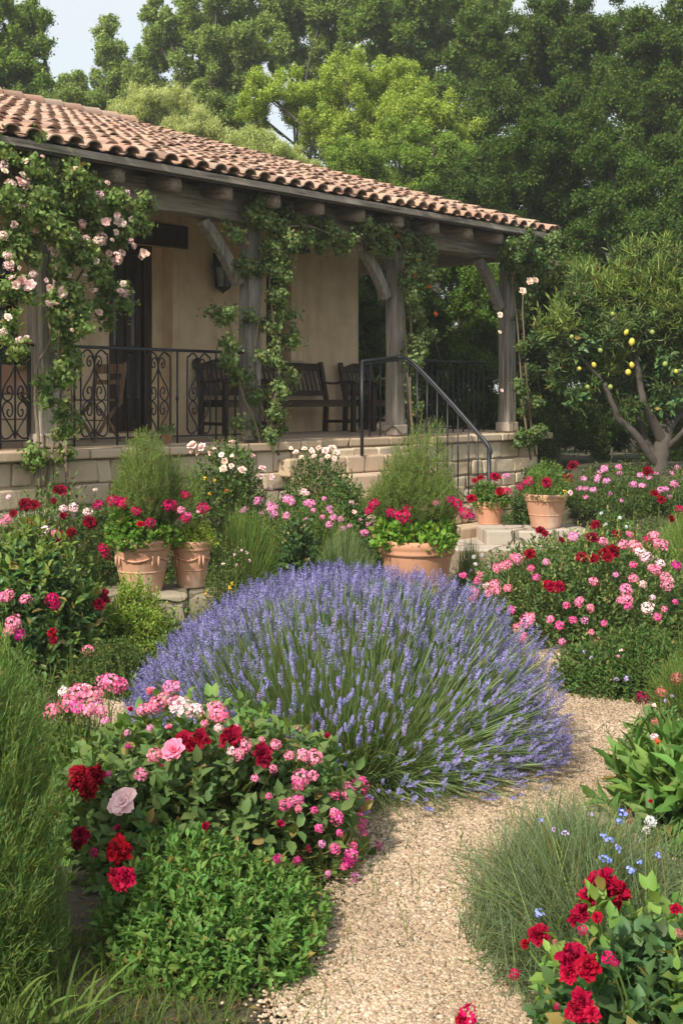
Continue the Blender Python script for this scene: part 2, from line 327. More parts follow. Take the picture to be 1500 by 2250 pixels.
class MB:                                      # boxes, tubes, lathes collected into ONE mesh
    def __init__(s, origin=(0, 0, 0)): s.v = []; s.f = []; s.o = np.asarray(origin, float); s.var = []
    def _add(s, V, Fs, var=.5):
        b = len(s.v); s.v += [tuple(np.asarray(p, float) - s.o) for p in V]; s.f += [tuple(i + b for i in f) for f in Fs]; s.var += [var] * len(V)
    def box(s, lo, hi, var=.5):
        (a, b, c), (d, e, f) = lo, hi
        V = [(a, b, c), (d, b, c), (d, e, c), (a, e, c), (a, b, f), (d, b, f), (d, e, f), (a, e, f)]
        s._add(V, [(0, 3, 2, 1), (4, 5, 6, 7), (0, 1, 5, 4), (1, 2, 6, 5), (2, 3, 7, 6), (3, 0, 4, 7)], var)
    def hexa(s, V8): s._add(V8, [(0, 3, 2, 1), (4, 5, 6, 7), (0, 1, 5, 4), (1, 2, 6, 5), (2, 3, 7, 6), (3, 0, 4, 7)])
    def bar(s, p, q, w, h, up=(0, 0, 1)):      # box between two points, w across, h along 'up'
        p = np.asarray(p, float); q = np.asarray(q, float); d = unit(q - p); up = np.asarray(up, float)
        a = unit(np.cross(d, up)); u = np.cross(a, d); a = a * w / 2; u = u * h / 2
        s.hexa([p - a - u, p + a - u, q + a - u, q - a - u, p - a + u, p + a + u, q + a + u, q - a + u])
    def tube(s, pts, r, n=8, cap=True):
        pts = np.asarray(pts, float); m = len(pts); r = np.ones(m) * r
        tan = np.gradient(pts, axis=0); tan = unit(tan); ref = np.array([0, 0, 1.]) if abs(tan[0, 2]) < .9 else np.array([1., 0, 0])
        a = unit(np.cross(tan[0], ref)); V = []
        for i in range(m):
            a = unit(a - tan[i] * (a @ tan[i])); b = np.cross(tan[i], a)
            for j in range(n):
                f = 2 * PI * j / n; V.append(pts[i] + r[i] * (math.cos(f) * a + math.sin(f) * b))
        Fs = [(i * n + j, i * n + (j + 1) % n, (i + 1) * n + (j + 1) % n, (i + 1) * n + j) for i in range(m - 1) for j in range(n)]
        if cap: Fs += [tuple(range(n))[::-1], tuple((m - 1) * n + j for j in range(n))]
        s._add(V, Fs)
    def lathe(s, prof, c=(0, 0, 0), n=40, wob=0):
        c = np.asarray(c, float); V = []
        for k, (r, z) in enumerate(prof):
            for j in range(n):
                f = 2 * PI * j / n; rr = r * (1 + wob * math.sin(3 * f + 1) ); V.append(c + (rr * math.cos(f), rr * math.sin(f), z))
        m = len(prof); Fs = [(i * n + j, i * n + (j + 1) % n, (i + 1) * n + (j + 1) % n, (i + 1) * n + j) for i in range(m - 1) for j in range(n)]
        if prof[0][0] > 1e-6: Fs.append(tuple(range(n))[::-1])
        s._add(V, Fs)
    def prism(s, poly, e0, e1, ex):            # polygon of (u,v) in plane e0,e1 extruded by vector ex
        e0, e1, ex = (np.asarray(x, float) for x in (e0, e1, ex)); n = len(poly)
        A = [e0 * u + e1 * v for u, v in poly]; V = A + [p + ex for p in A]
        s._add(V, [tuple(range(n))[::-1], tuple(range(n, 2 * n))] + [(i, (i + 1) % n, n + (i + 1) % n, n + i) for i in range(n)])
    def build(s, name, mat, parent=None, smooth=False, bevel=0, color=None, label=None):
        me = bpy.data.meshes.new(name); me.from_pydata(s.v, [], s.f); me.materials.append(MATS[mat])
        a = me.attributes.new('var', 'FLOAT', 'POINT'); a.data.foreach_set('value', np.array(s.var, dtype=np.float32))
        import bmesh
        bm = bmesh.new(); bm.from_mesh(me); bmesh.ops.recalc_face_normals(bm, faces=bm.faces); bm.to_mesh(me); bm.free()
        if smooth: me.polygons.foreach_set('use_smooth', np.ones(len(me.polygons), bool))
        o = link(name, me, parent, color)
        if bevel:
            b = o.modifiers.new('bevel', 'BEVEL'); b.width = bevel; b.segments = 2; b.limit_method = 'ANGLE'
        if label: o['label'] = label
        return o
def catmull(P, per=6):
    P = np.asarray(P, float); Q = np.vstack([2 * P[0] - P[1], P, 2 * P[-1] - P[-2]]); out = []
    for i in range(len(P) - 1):
        a, b, c, d = Q[i:i + 4]
        for t in np.linspace(0, 1, per, endpoint=False):
            out.append(.5 * (2 * b + (c - a) * t + (2 * a - 5 * b + 4 * c - d) * t * t + (3 * b - a - 3 * c + d) * t ** 3))
    return np.array(out + [P[-1]])
# ---------------------------------------------------------------- ground, path
def sm(x): x = np.clip(x, 0, 1); return x * x * (3 - 2 * x)
def gh(x, y):
    x = np.asarray(x, float); y = np.asarray(y, float)
    return .1 * sm((y - 8) / 4) + .58 * sm((y - 10.5) / 4) * sm((x - 1.9) / 1.6) + .4 * sm((y - 24) / 15)
def cap_sdf(x, y, a, b, ra, rb):
    a = np.array(a); b = np.array(b); d = b - a; t = np.clip(((x - a[0]) * d[0] + (y - a[1]) * d[1]) / (d @ d), 0, 1)
    return np.hypot(x - a[0] - d[0] * t, y - a[1] - d[1] * t) - (ra + (rb - ra) * t)
def path_sdf(x, y):
    s = np.hypot((x - .2) / 1.0, (y - 5.65)) - 1.25
    s = np.minimum(s, cap_sdf(x, y, (.22, 1.5), (.30, 3.6), .30, .36))
    s = np.minimum(s, cap_sdf(x, y, (.30, 3.6), (.95, 5.2), .36, .55))
    s = np.minimum(s, cap_sdf(x, y, (.95, 5.2), (1.45, 7.0), .5, .45))
    s = np.minimum(s, cap_sdf(x, y, (1.45, 7.0), (1.15, 9.5), .45, .5))
    s = np.minimum(s, cap_sdf(x, y, (1.15, 9.5), (1.7, 12.6), .5, .6))
    s = np.minimum(s, cap_sdf(x, y, (-.9, 5.9), (-1.35, 6.2), .25, .12))
    return s + .05 * np.sin(x * 9 + y * 5) * np.sin(y * 7 - x * 3)
def make_ground():
    xs = np.concatenate([np.linspace(-400, -12, 24), np.linspace(-11.5, 11.5, 93), np.linspace(12, 400, 24)])
    ys = np.concatenate([np.linspace(-60, 0, 8), np.linspace(.5, 24, 95), np.linspace(25, 700, 40)])
    X, Y = np.meshgrid(xs, ys, indexing='ij'); Z = gh(X, Y) + .012 * np.sin(X * 3.1) * np.sin(Y * 2.7) * sm((path_sdf(X, Y) - .1) / .4)
    V = np.stack([X, Y, Z], -1).reshape(-1, 3); nx, ny = X.shape; i, j = np.meshgrid(np.arange(nx - 1), np.arange(ny - 1), indexing='ij')
    a = (i * ny + j).ravel(); Fq = np.stack([a, a + ny, a + ny + 1, a + 1], 1)
    o = link('ground', npmesh('ground', V, [Fq], 'soil', None, True)); prop(o, 'dark brown garden soil under the planted beds', 'ground', kind='structure')
    xs = np.arange(-2.4, 3.0, .04); ys = np.arange(1.2, 13.4, .04); X, Y = np.meshgrid(xs, ys, indexing='ij'); S = path_sdf(X, Y)
    e = 1e-3; gx = (path_sdf(X + e, Y) - S) / e; gy = (path_sdf(X, Y + e) - S) / e; near = (S > 0) & (S < .08)
    g2 = np.maximum(gx ** 2 + gy ** 2, .2); X = np.where(near, X - S * gx / g2, X); Y = np.where(near, Y - S * gy / g2, Y)
    V = np.stack([X, Y, gh(X, Y) + .012], -1).reshape(-1, 3); nx, ny = X.shape; i, j = np.meshgrid(np.arange(nx - 1), np.arange(ny - 1), indexing='ij')
    a = (i * ny + j).ravel(); Fq = np.stack([a, a + ny, a + ny + 1, a + 1], 1); ok = (S < .08).ravel()[Fq].all(1) & (S < .0).ravel()[Fq].any(1); Fq = Fq[ok]
    u = np.unique(Fq); mp = np.zeros(len(V), int); mp[u] = np.arange(len(u))
    o = link('gravel_path', npmesh('gravel_path', V[u], [mp[Fq]], 'gravel')); prop(o, 'winding path of pale sandy gravel', 'path', kind='structure')
make_ground()
ICO_V = unit(np.array([[0, 1, 1.618], [0, -1, 1.618], [0, 1, -1.618], [0, -1, -1.618], [1, 1.618, 0], [-1, 1.618, 0], [1, -1.618, 0], [-1, -1.618, 0], [1.618, 0, 1], [-1.618, 0, 1], [1.618, 0, -1], [-1.618, 0, -1]], float))
ICO_F = np.array([[0, 1, 8], [0, 9, 1], [0, 5, 9], [0, 4, 5], [0, 8, 4], [1, 9, 7], [1, 7, 6], [1, 6, 8], [2, 10, 3], [2, 3, 11], [2, 11, 5], [2, 5, 4], [2, 4, 10], [3, 10, 6], [3, 6, 7], [3, 7, 11], [4, 8, 10], [5, 11, 9], [6, 10, 8], [7, 9, 11]])
def make_pebbles():
    n = 300000; y = 2.7 + (rng.uniform(0, 1, n) ** 1.25) * 4.9; x = rng.uniform(-.36, .40, n) * y + .1
    s = path_sdf(x, y); keep = (s < .05 + rng.exponential(.03, n)) & (np.hypot(x, y - 5.65) > .8); x, y = x[keep], y[keep]
    x, y = x[:115000], y[:115000]; n = len(x)
    r = rng.uniform(.0032, .007, n) * (1 + (rng.uniform(size=n) > .96) * .6); sc = np.stack([r * rng.uniform(.8, 1.3, n), r * rng.uniform(.8, 1.3, n), r * rng.uniform(.55, .85, n)], 1)
    a = rng.uniform(0, 2 * PI, n); V = ICO_V[None] * (1 + rng.normal(0, .12, (n, 12, 1))) * sc[:, None]
    c, s_ = np.cos(a)[:, None], np.sin(a)[:, None]; V = np.stack([V[..., 0] * c - V[..., 1] * s_, V[..., 0] * s_ + V[..., 1] * c, V[..., 2]], -1)
    V += np.stack([x, y, gh(x, y) + .012 + r * .25], 1)[:, None]
    acc = Acc(); acc.add(V, [ICO_F], rng.uniform(0, 1, n)); o = acc.build('gravel_stones', 'pebble', None, smooth=False)
    prop(o, 'loose sandy gravel stones covering the path', 'gravel', kind='stuff')
make_pebbles()

# ---------------------------------------------------------------- house
FLOOR = 1.2; DP = 9.38; DW = 11.4; DE = 8.80
HO = (9.0, DW, 0.0)                           # house origin in house coordinates
house = empty('house', hw(*HO), 'single storey farmhouse with tan plaster walls, clay barrel tile roof and timber porch', 'house', rot=HROT)
def hmb(): return MB(HO)
TW = tpx(787, DW)                             # right end of the front wall
T0 = 2.0                                      # left end, out of the frame
EZ = 3.86; SLOPE = math.tan(R(17.4))
TE = tpx(1220, DE); DR = DE + 9.3             # right end of the roof, ridge
def rz(D): return EZ + (D - DE) * SLOPE
# wall with door and two window openings (front), right return and back
td0, td1 = tpx(240, DW), tpx(380, DW); twa, twb = tpx(585, DW), tpx(640, DW); tl0, tl1 = 2.6, tpx(62, DW)
DZ = EYE - (525 - HY) / F * hw(td0, DW, 0)[1] ; WZ0, WZ1 = FLOOR + .95, FLOOR + 2.1
wm = hmb(); TH = .32
def pier(a, b, z0, z1): wm.box((a, DW, z0), (b, DW + TH, z1))
WT = rz(DW) - .12
pier(T0, tl0, FLOOR - .2, WT); pier(tl1, td0, FLOOR - .2, WT); pier(td1, twa, FLOOR - .2, WT); pier(twb, TW, FLOOR - .2, WT)
pier(tl0, tl1, FLOOR - .2, FLOOR + .7); pier(tl0, tl1, FLOOR + 2.15, WT); pier(td0, td1, DZ, WT); pier(td0, td1, FLOOR - .2, FLOOR + .04)
pier(twa, twb, FLOOR - .2, WZ0); pier(twa, twb, WZ1, WT)
BK = DR + 5
wm._add([(TW - TH, DW + TH, 0), (TW, DW + TH, 0), (TW, BK, 0), (TW - TH, BK, 0), (TW - TH, DW + TH, rz(DW + TH) - .12), (TW, DW + TH, rz(DW + TH) - .12), (TW, DR, rz(DR) - .12), (TW - TH, DR, rz(DR) - .12), (TW, BK, rz(DR) - .12 - 5 * SLOPE), (TW - TH, BK, rz(DR) - .12 - 5 * SLOPE)],
        [(0, 1, 2, 3), (1, 2, 8, 6, 5), (0, 4, 7, 9, 3), (4, 5, 6, 7), (7, 6, 8, 9), (2, 3, 9, 8), (0, 1, 5, 4)])
wm.box((T0, BK - TH, 0), (TW - TH, BK, rz(DR) - 5 * SLOPE - .2)); wm.box((T0, DW + TH, 0), (T0 + TH, BK - TH, 3.6))
wm.build('wall', 'plaster', house)
# door: dark timber frame set back in the wall, two leaves
df = hmb(); DD = DW + .2; fw = .12; tdr = tpx(352, DW)
df.box((td0, DD, FLOOR + .04), (td0 + fw, DD + .1, DZ)); df.box((td1 - .28, DD, FLOOR + .04), (td1 - .16, DD + .1, DZ)); df.box((td0 + fw, DD, DZ - fw), (td1 - .28, DD + .1, DZ))
df.build('door_frame', 'dark_wood', house, bevel=.008)
dm = hmb(); a, b = td0 + fw, td1 - .28
door = None
mdl = (a + b) / 2
for u, v in ((a, mdl - .004), (mdl + .004, b)):
    dm.box((u, DD + .05, FLOOR + .05), (v, DD + .09, DZ - fw))
    w_ = v - u
    dm.box((u + .02, DD + .035, FLOOR + .07), (u + .1, DD + .05, DZ - fw - .02)); dm.box((v - .1, DD + .035, FLOOR + .07), (v - .02, DD + .05, DZ - fw - .02))
    for z in (FLOOR + .07, FLOOR + .95, DZ - fw - .14): dm.box((u + .1, DD + .035, z), (v - .1, DD + .05, z + .12))
door = dm.build('door', 'dark_wood', house, bevel=.004)
pn = hmb(); pn.box((a + .11, DD + .046, FLOOR + 1.08), (mdl - .11, DD + .0505, DZ - fw - .15)); pn.box((mdl + .11, DD + .046, FLOOR + 1.08), (b - .11, DD + .0505, DZ - fw - .15)); pn.build('pane', 'dark_pane', door)
hd = hmb(); hd.tube([(mdl + .05, DD + .035, FLOOR + 1.0), (mdl + .05, DD - .02, FLOOR + 1.0), (mdl + .17, DD - .02, FLOOR + 1.0)], .012); hd.build('handle', 'iron', door, True)
rv = hmb(); rv.box((td1 - .16, DD, FLOOR + .04), (td1 - .001, DD + .1, DZ - .001)); rv.build('door_reveal', 'plaster', house)
lm = hmb(); lm.box((td0 - .3, DW - .035, DZ - .02), (tpx(411, DW), DW - .002, DZ + .26)); lm.build('lintel', 'dark_wood', house, bevel=.02)
def window(t0, t1, z0, z1, nx, nz):
    f = hmb(); D = DW + .2; e = .07
    f.box((t0, D, z0), (t0 + e, D + .07, z1)); f.box((t1 - e, D, z0), (t1, D + .07, z1)); f.box((t0 + e, D, z1 - e), (t1 - e, D + .07, z1)); f.box((t0 + e, D, z0), (t1 - e, D + .07, z0 + e))
    for i in range(1, nx): x = t0 + (t1 - t0) * i / nx; f.box((x - .02, D + .01, z0 + e), (x + .02, D + .06, z1 - e))
    for i in range(1, nz): z = z0 + (z1 - z0) * i / nz; f.box((t0 + e, D + .012, z - .018), (t1 - e, D + .058, z + .018))
    wd = f.build('window', 'dark_wood', house, bevel=.004)
    g = hmb(); g.box((t0 + .02, D + .03, z0 + .02), (t1 - .02, D + .04, z1 - .02)); g.build('pane', 'dark_pane', wd)
    s = hmb(); s.box((t0 - .12, DW - .09, z0 - .05), (t1 + .14, DW + .19, z0 + .002)); s.build('sill', 'coping_stone', wd, bevel=.008)
window(twa, twb, WZ0, WZ1, 2, 3); window(tl0, tl1, FLOOR + .7, FLOOR + 2.15, 4, 4)
# porch floor, coping, rubble base
TB = 13.75
ST0, ST1 = tpx(640, 9.1) - .2, 10.9
fl = hmb(); fl.box((T0, DP - .02, FLOOR - .16), (TB - .1, DW - .002, FLOOR)); fl.build('porch_floor', 'coping_stone', house)
cp = hmb(); t = T0
while t < TB:
    wd_ = random.uniform(.5, .85); e = min(t + wd_, TB)
    if not (tpx(640, 9.1) - .2 < t < 10.9): cp.box((t + .004, DP - .34 + random.uniform(-.012, .012), FLOOR - .1), (e - .004, DP - .03, FLOOR - .015 + random.uniform(-.006, .006)), random.random())
    else: cp.box((t + .004, DP - .2, FLOOR - .1), (e - .004, DP - .03, FLOOR - .01))
    t = e
cp.build('coping', 'coping_stone', house, bevel=.014)
bs = hmb(); bs.prism([(T0, DP - .26), (tpx(640, 9.1) - .2, DP - .26), (tpx(640, 9.1) - .2, DP - .16), (10.9, DP - .16), (10.9, DP - .26), (TB - .5, DP - .26), (TB - .25, DP - .2), (TB - .1, DP - .05), (TB - .04, DP + .3), (TB - .04, DP + 2.6), (T0, DP + 2.6)], (1, 0, 0), (0, 1, 0), (0, 0, FLOOR - .102)); bs.v = [(x, y, z - 0.0) for x, y, z in bs.v]
sbase = bs.build('stone_base', 'mortar', house)
sf = hmb(); z = .0; rs = random.Random(5)
while z < FLOOR - .14:
    hgt = min(rs.uniform(.1, .24), FLOOR - .105 - z); t = T0 + 2 + rs.uniform(0, .3)
    if FLOOR - .105 - z - hgt < .1: hgt = FLOOR - .105 - z
    while t < TB - .12:
        wl = rs.uniform(.14, .5); e = min(t + wl, TB - .1)
        for ta, tb_ in ((t, e),):
            ins = False
            if not ins and tb_ - ta > .1:
                d0 = DP - .262 + (max(0, (ta + tb_) / 2 - (TB - .55)) ** 2) * .55; d1 = DP - .262 + max(0, tb_ - (TB - .55)) ** 2 * .7; dd = d0 if ta < TB - .6 else d0
                j = lambda s=.032: rs.uniform(-s, s); q = rs.uniform(.018, .045); a_, b_, c_, d_ = ta + .008, tb_ - .008, z + .008, z + hgt - .008
                zt = min(d_ + .0, FLOOR - .108)
                Fv = [(a_ + j(), d0 - q + j(.008), c_ + j(.015)), (b_ + j(), d1 - q + j(.008), c_ + j(.015)), (b_ + j(), d1 - q + j(.008), min(zt + j(.015), FLOOR - .107)), (a_ + j(), d0 - q + j(.008), min(zt + j(.015), FLOOR - .107))]
                B_ = [(a_, d0 + .03, c_), (b_, d1 + .03, c_), (b_, d1 + .03, zt), (a_, d0 + .03, zt)]
                sf.hexa([Fv[0], Fv[1], B_[1], B_[0], Fv[3], Fv[2], B_[2], B_[3]]); sf.var[-8:] = [rs.random()] * 8
        t = e
    z += hgt
sf.build('stone_facing', 'facing_stone', sbase, bevel=.018)
# posts, braces, beams, rafters
tp = [tpx(p, DP) for p in (100, 549, 868, 1113)]
BZ0, BZ1 = 3.5, 3.78
for i, t in enumerate(tp):
    p = hmb(); h = .082 if i else .115
    n = 9; zs = np.linspace(FLOOR, BZ0, n); pr = [(-h, -h), (h, -h), (h, h), (-h, h)]; V = []
    for k, z in enumerate(zs):
        ox, oy = random.uniform(-.006, .006), random.uniform(-.006, .006); s = 1.12 - .14 * k / n
        V += [(t + a * s + ox, DP + b * s + oy, z) for a, b in pr]
    p._add(V, [(k * 4 + j, k * 4 + (j + 1) % 4, k * 4 + 4 + (j + 1) % 4, k * 4 + 4 + j) for k in range(n - 1) for j in range(4)] + [(0, 3, 2, 1), tuple(range(4 * n - 4, 4 * n))])
    po = p.build('post', 'post_wood', house, bevel=.018)
    q = hmb(); q.box((t - h - .03, DP - h - .03, FLOOR + .001), (t + h + .03, DP + h + .03, FLOOR + .13)); q.build('post_foot', 'paving_stone', po, bevel=.015)
for t in tp[1:]:
    b = hmb(); P = []
    for s in np.linspace(0, 1, 9):
        P.append((t - .11 - .5 * (1 - s) , DP, BZ0 - .62 * s + .05 * math.sin(s * PI) ))
    P = np.array(P); wv = .055
    up = P + [0, 0, 0]; lo = P + [-.10, 0, -.055]
    V = []
    for u, l in zip(up, lo): V += [(u[0], DP - wv, u[2]), (u[0], DP + wv, u[2]), (l[0], DP + wv, l[2]), (l[0], DP - wv, l[2])]
    b._add(V, [(k * 4 + j, k * 4 + (j + 1) % 4, k * 4 + 4 + (j + 1) % 4, k * 4 + 4 + j) for k in range(8) for j in range(4)] + [(0, 1, 2, 3), (32, 33, 34, 35)])
    b.build('brace', 'post_wood', house, bevel=.01)
bm_ = hmb()
V = []; ts = np.linspace(T0, tp[3] + .1, 40)
for k, t in enumerate(ts):
    o1, o2, o3 = .008 * math.sin(k * 1.7), .01 * math.sin(k * .9 + 2), .006 * math.sin(k * 2.3)
    V += [(t, DP - .12 + o3, BZ0 + o1), (t, DP + .12 + o3, BZ0 + o1), (t, DP + .12 + o3, BZ1 + .02), (t, DP - .12 + o3, BZ1 + .02)]
bm_._add(V, [(k * 4 + j, k * 4 + (j + 1) % 4, k * 4 + 4 + (j + 1) % 4, k * 4 + 4 + j) for k in range(39) for j in range(4)] + [(0, 1, 2, 3), (156, 157, 158, 159)])
bm_.build('beam', 'beam_wood', house, bevel=.015)
sb = hmb(); sb.bar((tp[3] - .0, DP + .13, (BZ0 + BZ1) / 2), (tp[3], DW + 1.2, (BZ0 + BZ1) / 2), .2, .26); sb.build('beam', 'beam_wood', house, bevel=.015)
t = tpx(130, DE + .1) - 6 * .655
while t < TE - .15:
    r = hmb(); D0, D1 = DE + .10, DW + .1; w = .085 + random.uniform(-.008, .012); V = []; ns = [0, .03, .09, .2, 1]; sc_ = [.55, .85, 1, 1, 1]
    if t > TW: D1 = DW + 2.2
    for s, c in zip(ns, sc_):
        D = D0 + (D1 - D0) * s; zt = rz(D) - .125; hgt = .19
        for j in range(10):
            f = 2 * PI * j / 10; cx = math.copysign(abs(math.cos(f)) ** .6, math.cos(f)); sz = math.copysign(abs(math.sin(f)) ** .6, math.sin(f))
            V.append((t + w * cx * c, D, zt - hgt / 2 + hgt / 2 * (sz if sz > 0 else sz * c)))
    n = len(ns); r._add(V, [(k * 10 + j, k * 10 + (j + 1) % 10, k * 10 + 10 + (j + 1) % 10, k * 10 + 10 + j) for k in range(n - 1) for j in range(10)] + [tuple(range(10))])
    r.build('rafter', 'rafter_wood', house, True); t += .655
# roof: deck, then barrel tiles
rd = hmb(); e = .10
def deckV(dz0, dz1, ta, tb, da, db): return [(ta, da, rz(da) - dz0), (tb, da, rz(da) - dz0), (tb, db, rz(db) - dz0), (ta, db, rz(db) - dz0), (ta, da, rz(da) - dz1), (tb, da, rz(da) - dz1), (tb, db, rz(db) - dz1), (ta, db, rz(db) - dz1)]
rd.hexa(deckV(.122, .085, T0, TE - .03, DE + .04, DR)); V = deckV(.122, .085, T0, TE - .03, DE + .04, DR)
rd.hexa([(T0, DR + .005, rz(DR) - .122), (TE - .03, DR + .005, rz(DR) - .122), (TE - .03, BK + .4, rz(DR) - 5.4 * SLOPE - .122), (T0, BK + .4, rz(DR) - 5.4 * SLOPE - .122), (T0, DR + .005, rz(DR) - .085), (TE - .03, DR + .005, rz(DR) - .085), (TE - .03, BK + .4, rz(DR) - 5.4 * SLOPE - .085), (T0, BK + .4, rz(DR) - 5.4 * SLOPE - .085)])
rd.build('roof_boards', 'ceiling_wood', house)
fb = hmb(); fb.box((T0, DE + .012, EZ - .09), (TE - .03, DE + .037, EZ - .022)); fb.build('fascia', 'beam_wood', house, bevel=.006)
rt = Acc(); PIT = .205; ROW = .34; ca = math.cos(math.atan(SLOPE)); sa = math.sin(math.atan(SLOPE))
def barrel(t, D, length, r0, r1, up, lift, v, n=8, flip=1, yaw=0., thick=.016):
    th = np.linspace(0, PI, n + 1); V = []
    for ring, (s, r) in enumerate(((0, r0), (length, r1))):
        for rr in (r, r - thick):
            for a in th:
                x = -math.cos(a) * rr; h = math.sin(a) * rr * (.78 if up > 0 else .6) * up
                ds = s; V.append((t + x + yaw * s, D + ds * ca - h * sa, rz(D) + ds * sa + h * ca + lift - (s / length) * .028 * (1 if up > 0 else .3)))
    m = n + 1; Fq = []
    for j in range(n): Fq += [(j, j + 1, 2 * m + j + 1, 2 * m + j), (m + j + 1, m + j, 3 * m + j, 3 * m + j + 1), (j + 1, j, m + j, m + j + 1), (2 * m + j, 2 * m + j + 1, 3 * m + j + 1, 3 * m + j)]
    return np.array(V) - np.array(HO), np.array(Fq)
nrow = int((DR - DE) / ca / ROW); ts = np.arange(T0, TE - .05, PIT)
for i, t in enumerate(ts):
    for k in range(nrow + 1):
        D = DE - .02 + k * ROW * ca
        if t < 3.2 and k > 3: pass
        L = ROW + .06
        V, Fq = barrel(t + random.uniform(-.012, .012), D + random.uniform(-.035, .03), L, .083, .066, 1, .012 + random.uniform(-.008, .016), 0, yaw=random.uniform(-.07, .07))
        rt.add(V[None], [Fq], np.array([random.random()]))
        V, Fq = barrel(t + PIT / 2 + random.uniform(-.006, .006), D + .03, L, .066, .078, -1, .027, 0, n=6)
        rt.add(V[None], [Fq], np.array([random.random()]))
for k in range(int((TE - T0) / .4)):             # ridge caps and verge caps
    t = TE - .02 - k * .4
    th = np.linspace(-.15, PI + .15, 9); V = []
    for s, r in ((0, .14), (-.44, .12)):
        for rr in (r, r - .018):
            for a in th: V.append((t + s, DR + math.cos(a) * rr, rz(DR) + .02 + math.sin(a) * rr + (.02 if s == 0 else 0)))
    m = 9; Fq = []
    for j in range(8): Fq += [(j, j + 1, 2 * m + j + 1, 2 * m + j), (m + j + 1, m + j, 3 * m + j, 3 * m + j + 1), (j + 1, j, m + j, m + j + 1)]
    rt.add((np.array(V) - np.array(HO))[None], [np.array(Fq)], np.array([random.random()]))
for k in range(nrow + 1):
    V, Fq = barrel(TE - .03, DE - .03 + k * ROW * ca, ROW + .08, .09, .073, 1, .035, 0); rt.add(V[None], [Fq], np.array([random.random()]))
roof_o = rt.build('roof', 'roof_tile', house, smooth=True)
for ob in [roof_o]:
    ob.modifiers.new('edge', 'EDGE_SPLIT').split_angle = R(40)

# stone steps going down between the second and third post
ST0, ST1 = tpx(640, 9.1) - .2, 10.9
steps = empty('stone_steps', hw((ST0 + ST1) / 2, DP - 1.6, 0), 'pale stone steps leading up to the porch beside the iron handrail', 'steps', rot=HROT)
so_ = ((ST0 + ST1) / 2, DP - 1.6, 0)
for k in range(5):
    z1 = FLOOR - .19 * (k + 1); d0 = DP - .17 - .28 * (k + 1)
    m = MB(so_); t = ST0
    while t < ST1 - .01:
        e = min(ST1, t + random.uniform(.55, .95))
        if ST1 - e < .3: e = ST1
        m.box((t + .004, d0 + random.uniform(-.012, .008), max(0.0, z1 - .19)), (e - .004, DP - .17 - .28 * k - .002, z1 + random.uniform(-.006, .004)), random.random()); t = e
    m.build('step', 'coping_stone', steps, bevel=.02)

# ---------------------------------------------------------------- iron railings
RT = .93
def scroll_panel(mb, tc, D, z0, h, w=.3):
    r = .0085; x = w / 2
    fr = [(tc - x, D, z0 + .06), (tc - x, D, z0 + h - .12), (tc - x + .02, D, z0 + h - .05), (tc - x * .5, D, z0 + h - .015), (tc - .02, D, z0 + h - .06), (tc, D, z0 + h - .12)]
    for sgn in (1, -1):
        mir = lambda P: [(tc + sgn * (p[0] - tc), p[1], p[2]) for p in P]
        mb.tube(catmull(mir(fr), 4), r, 6)
        bt = [(tc - x, D, z0 + .08), (tc - x * .8, D, z0 + .025), (tc - x * .4, D, z0 + .03), (tc, D, z0 + .09)]
        mb.tube(catmull(mir(bt), 4), r, 6)
        heart = [(0, .80), (.14, .69), (.36, .57), (.42, .49), (.34, .43), (.2, .425), (.1, .47), (.1, .54), (.18, .575), (.26, .55), (.25, .505), (.19, .505)]
        P = [(tc + sgn * u * w, D, z0 + v * h) for u, v in heart]; mb.tube(catmull(P, 4), r * .85, 6)
        P = [(tc + sgn * u * w, D, z0 + (.83 - v) * h) for u, v in heart]; mb.tube(catmull(P, 4), r * .85, 6)
        sp = [(0, .80), (.03, .86), (.1, .91), (.2, .91), (.27, .865), (.25, .815), (.18, .8), (.13, .835), (.17, .865), (.2, .85)]
        P = [(tc + sgn * u * w, D, z0 + v * h) for u, v in sp]; mb.tube(catmull(P, 4), r * .8, 6)
    mb.tube([(tc, D, z0 + .02), (tc, D, z0 + h * .83)], r * 1.1, 6)
def railing(name, label, ta, tb, D, bars, panels, twist=False, group='iron porch railings'):
    o = (ta, D, FLOOR); e = empty(name, hw(*o), label, 'railing', group, HROT)
    m = MB(o); m.bar((ta, D, FLOOR + RT), (tb, D, FLOOR + RT), .045, .03); m.build('handrail', 'iron', e, bevel=.006)
    m = MB(o); m.bar((ta, D, FLOOR + .07), (tb, D, FLOOR + .07), .03, .014); m.build('bottom_rail', 'iron', e)
    for t in bars:
        m = MB(o); m.tube([(t, D, FLOOR + .001), (t, D, FLOOR + RT - .014)], .0095, 7)
        if twist: m.tube([(t, D, FLOOR + .42), (t, D, FLOOR + .45), (t, D, FLOOR + .48)], [.01, .018, .01], 7)
        m.build('baluster', 'iron', e, True)
    for t in panels:
        m = MB(o); scroll_panel(m, t, D, FLOOR + .07, RT - .08); m.build('scroll_panel', 'iron', e, True)
DRL = DP - .02
railing('porch_railing', 'black iron railing with three scroll panels in front of the dark door', tp[0] + .12, tp[1] - .12, DRL,
        [tpx(p, DRL) for p in (164, 258, 281, 304, 390, 475, 496, 517)], [tpx(p, DRL) for p in (208, 348, 437)], True)
railing('porch_railing', 'black iron railing at the left edge of the porch, left of the rose-covered post', tp[0] - 2.2, tp[0] - .14, DRL,
        [tpx(p, DRL) for p in (-60, -30, 2, 62)], [tpx(p, DRL) for p in (-90, 34)], True)
ra, rb = tpx(905, DRL), tp[3] - .1
railing('porch_railing', 'plain black iron railing with thin bars between the two right-hand posts', ra, rb, DRL + .3,
        list(np.linspace(ra + .08, rb - .05, 17)), [], False)
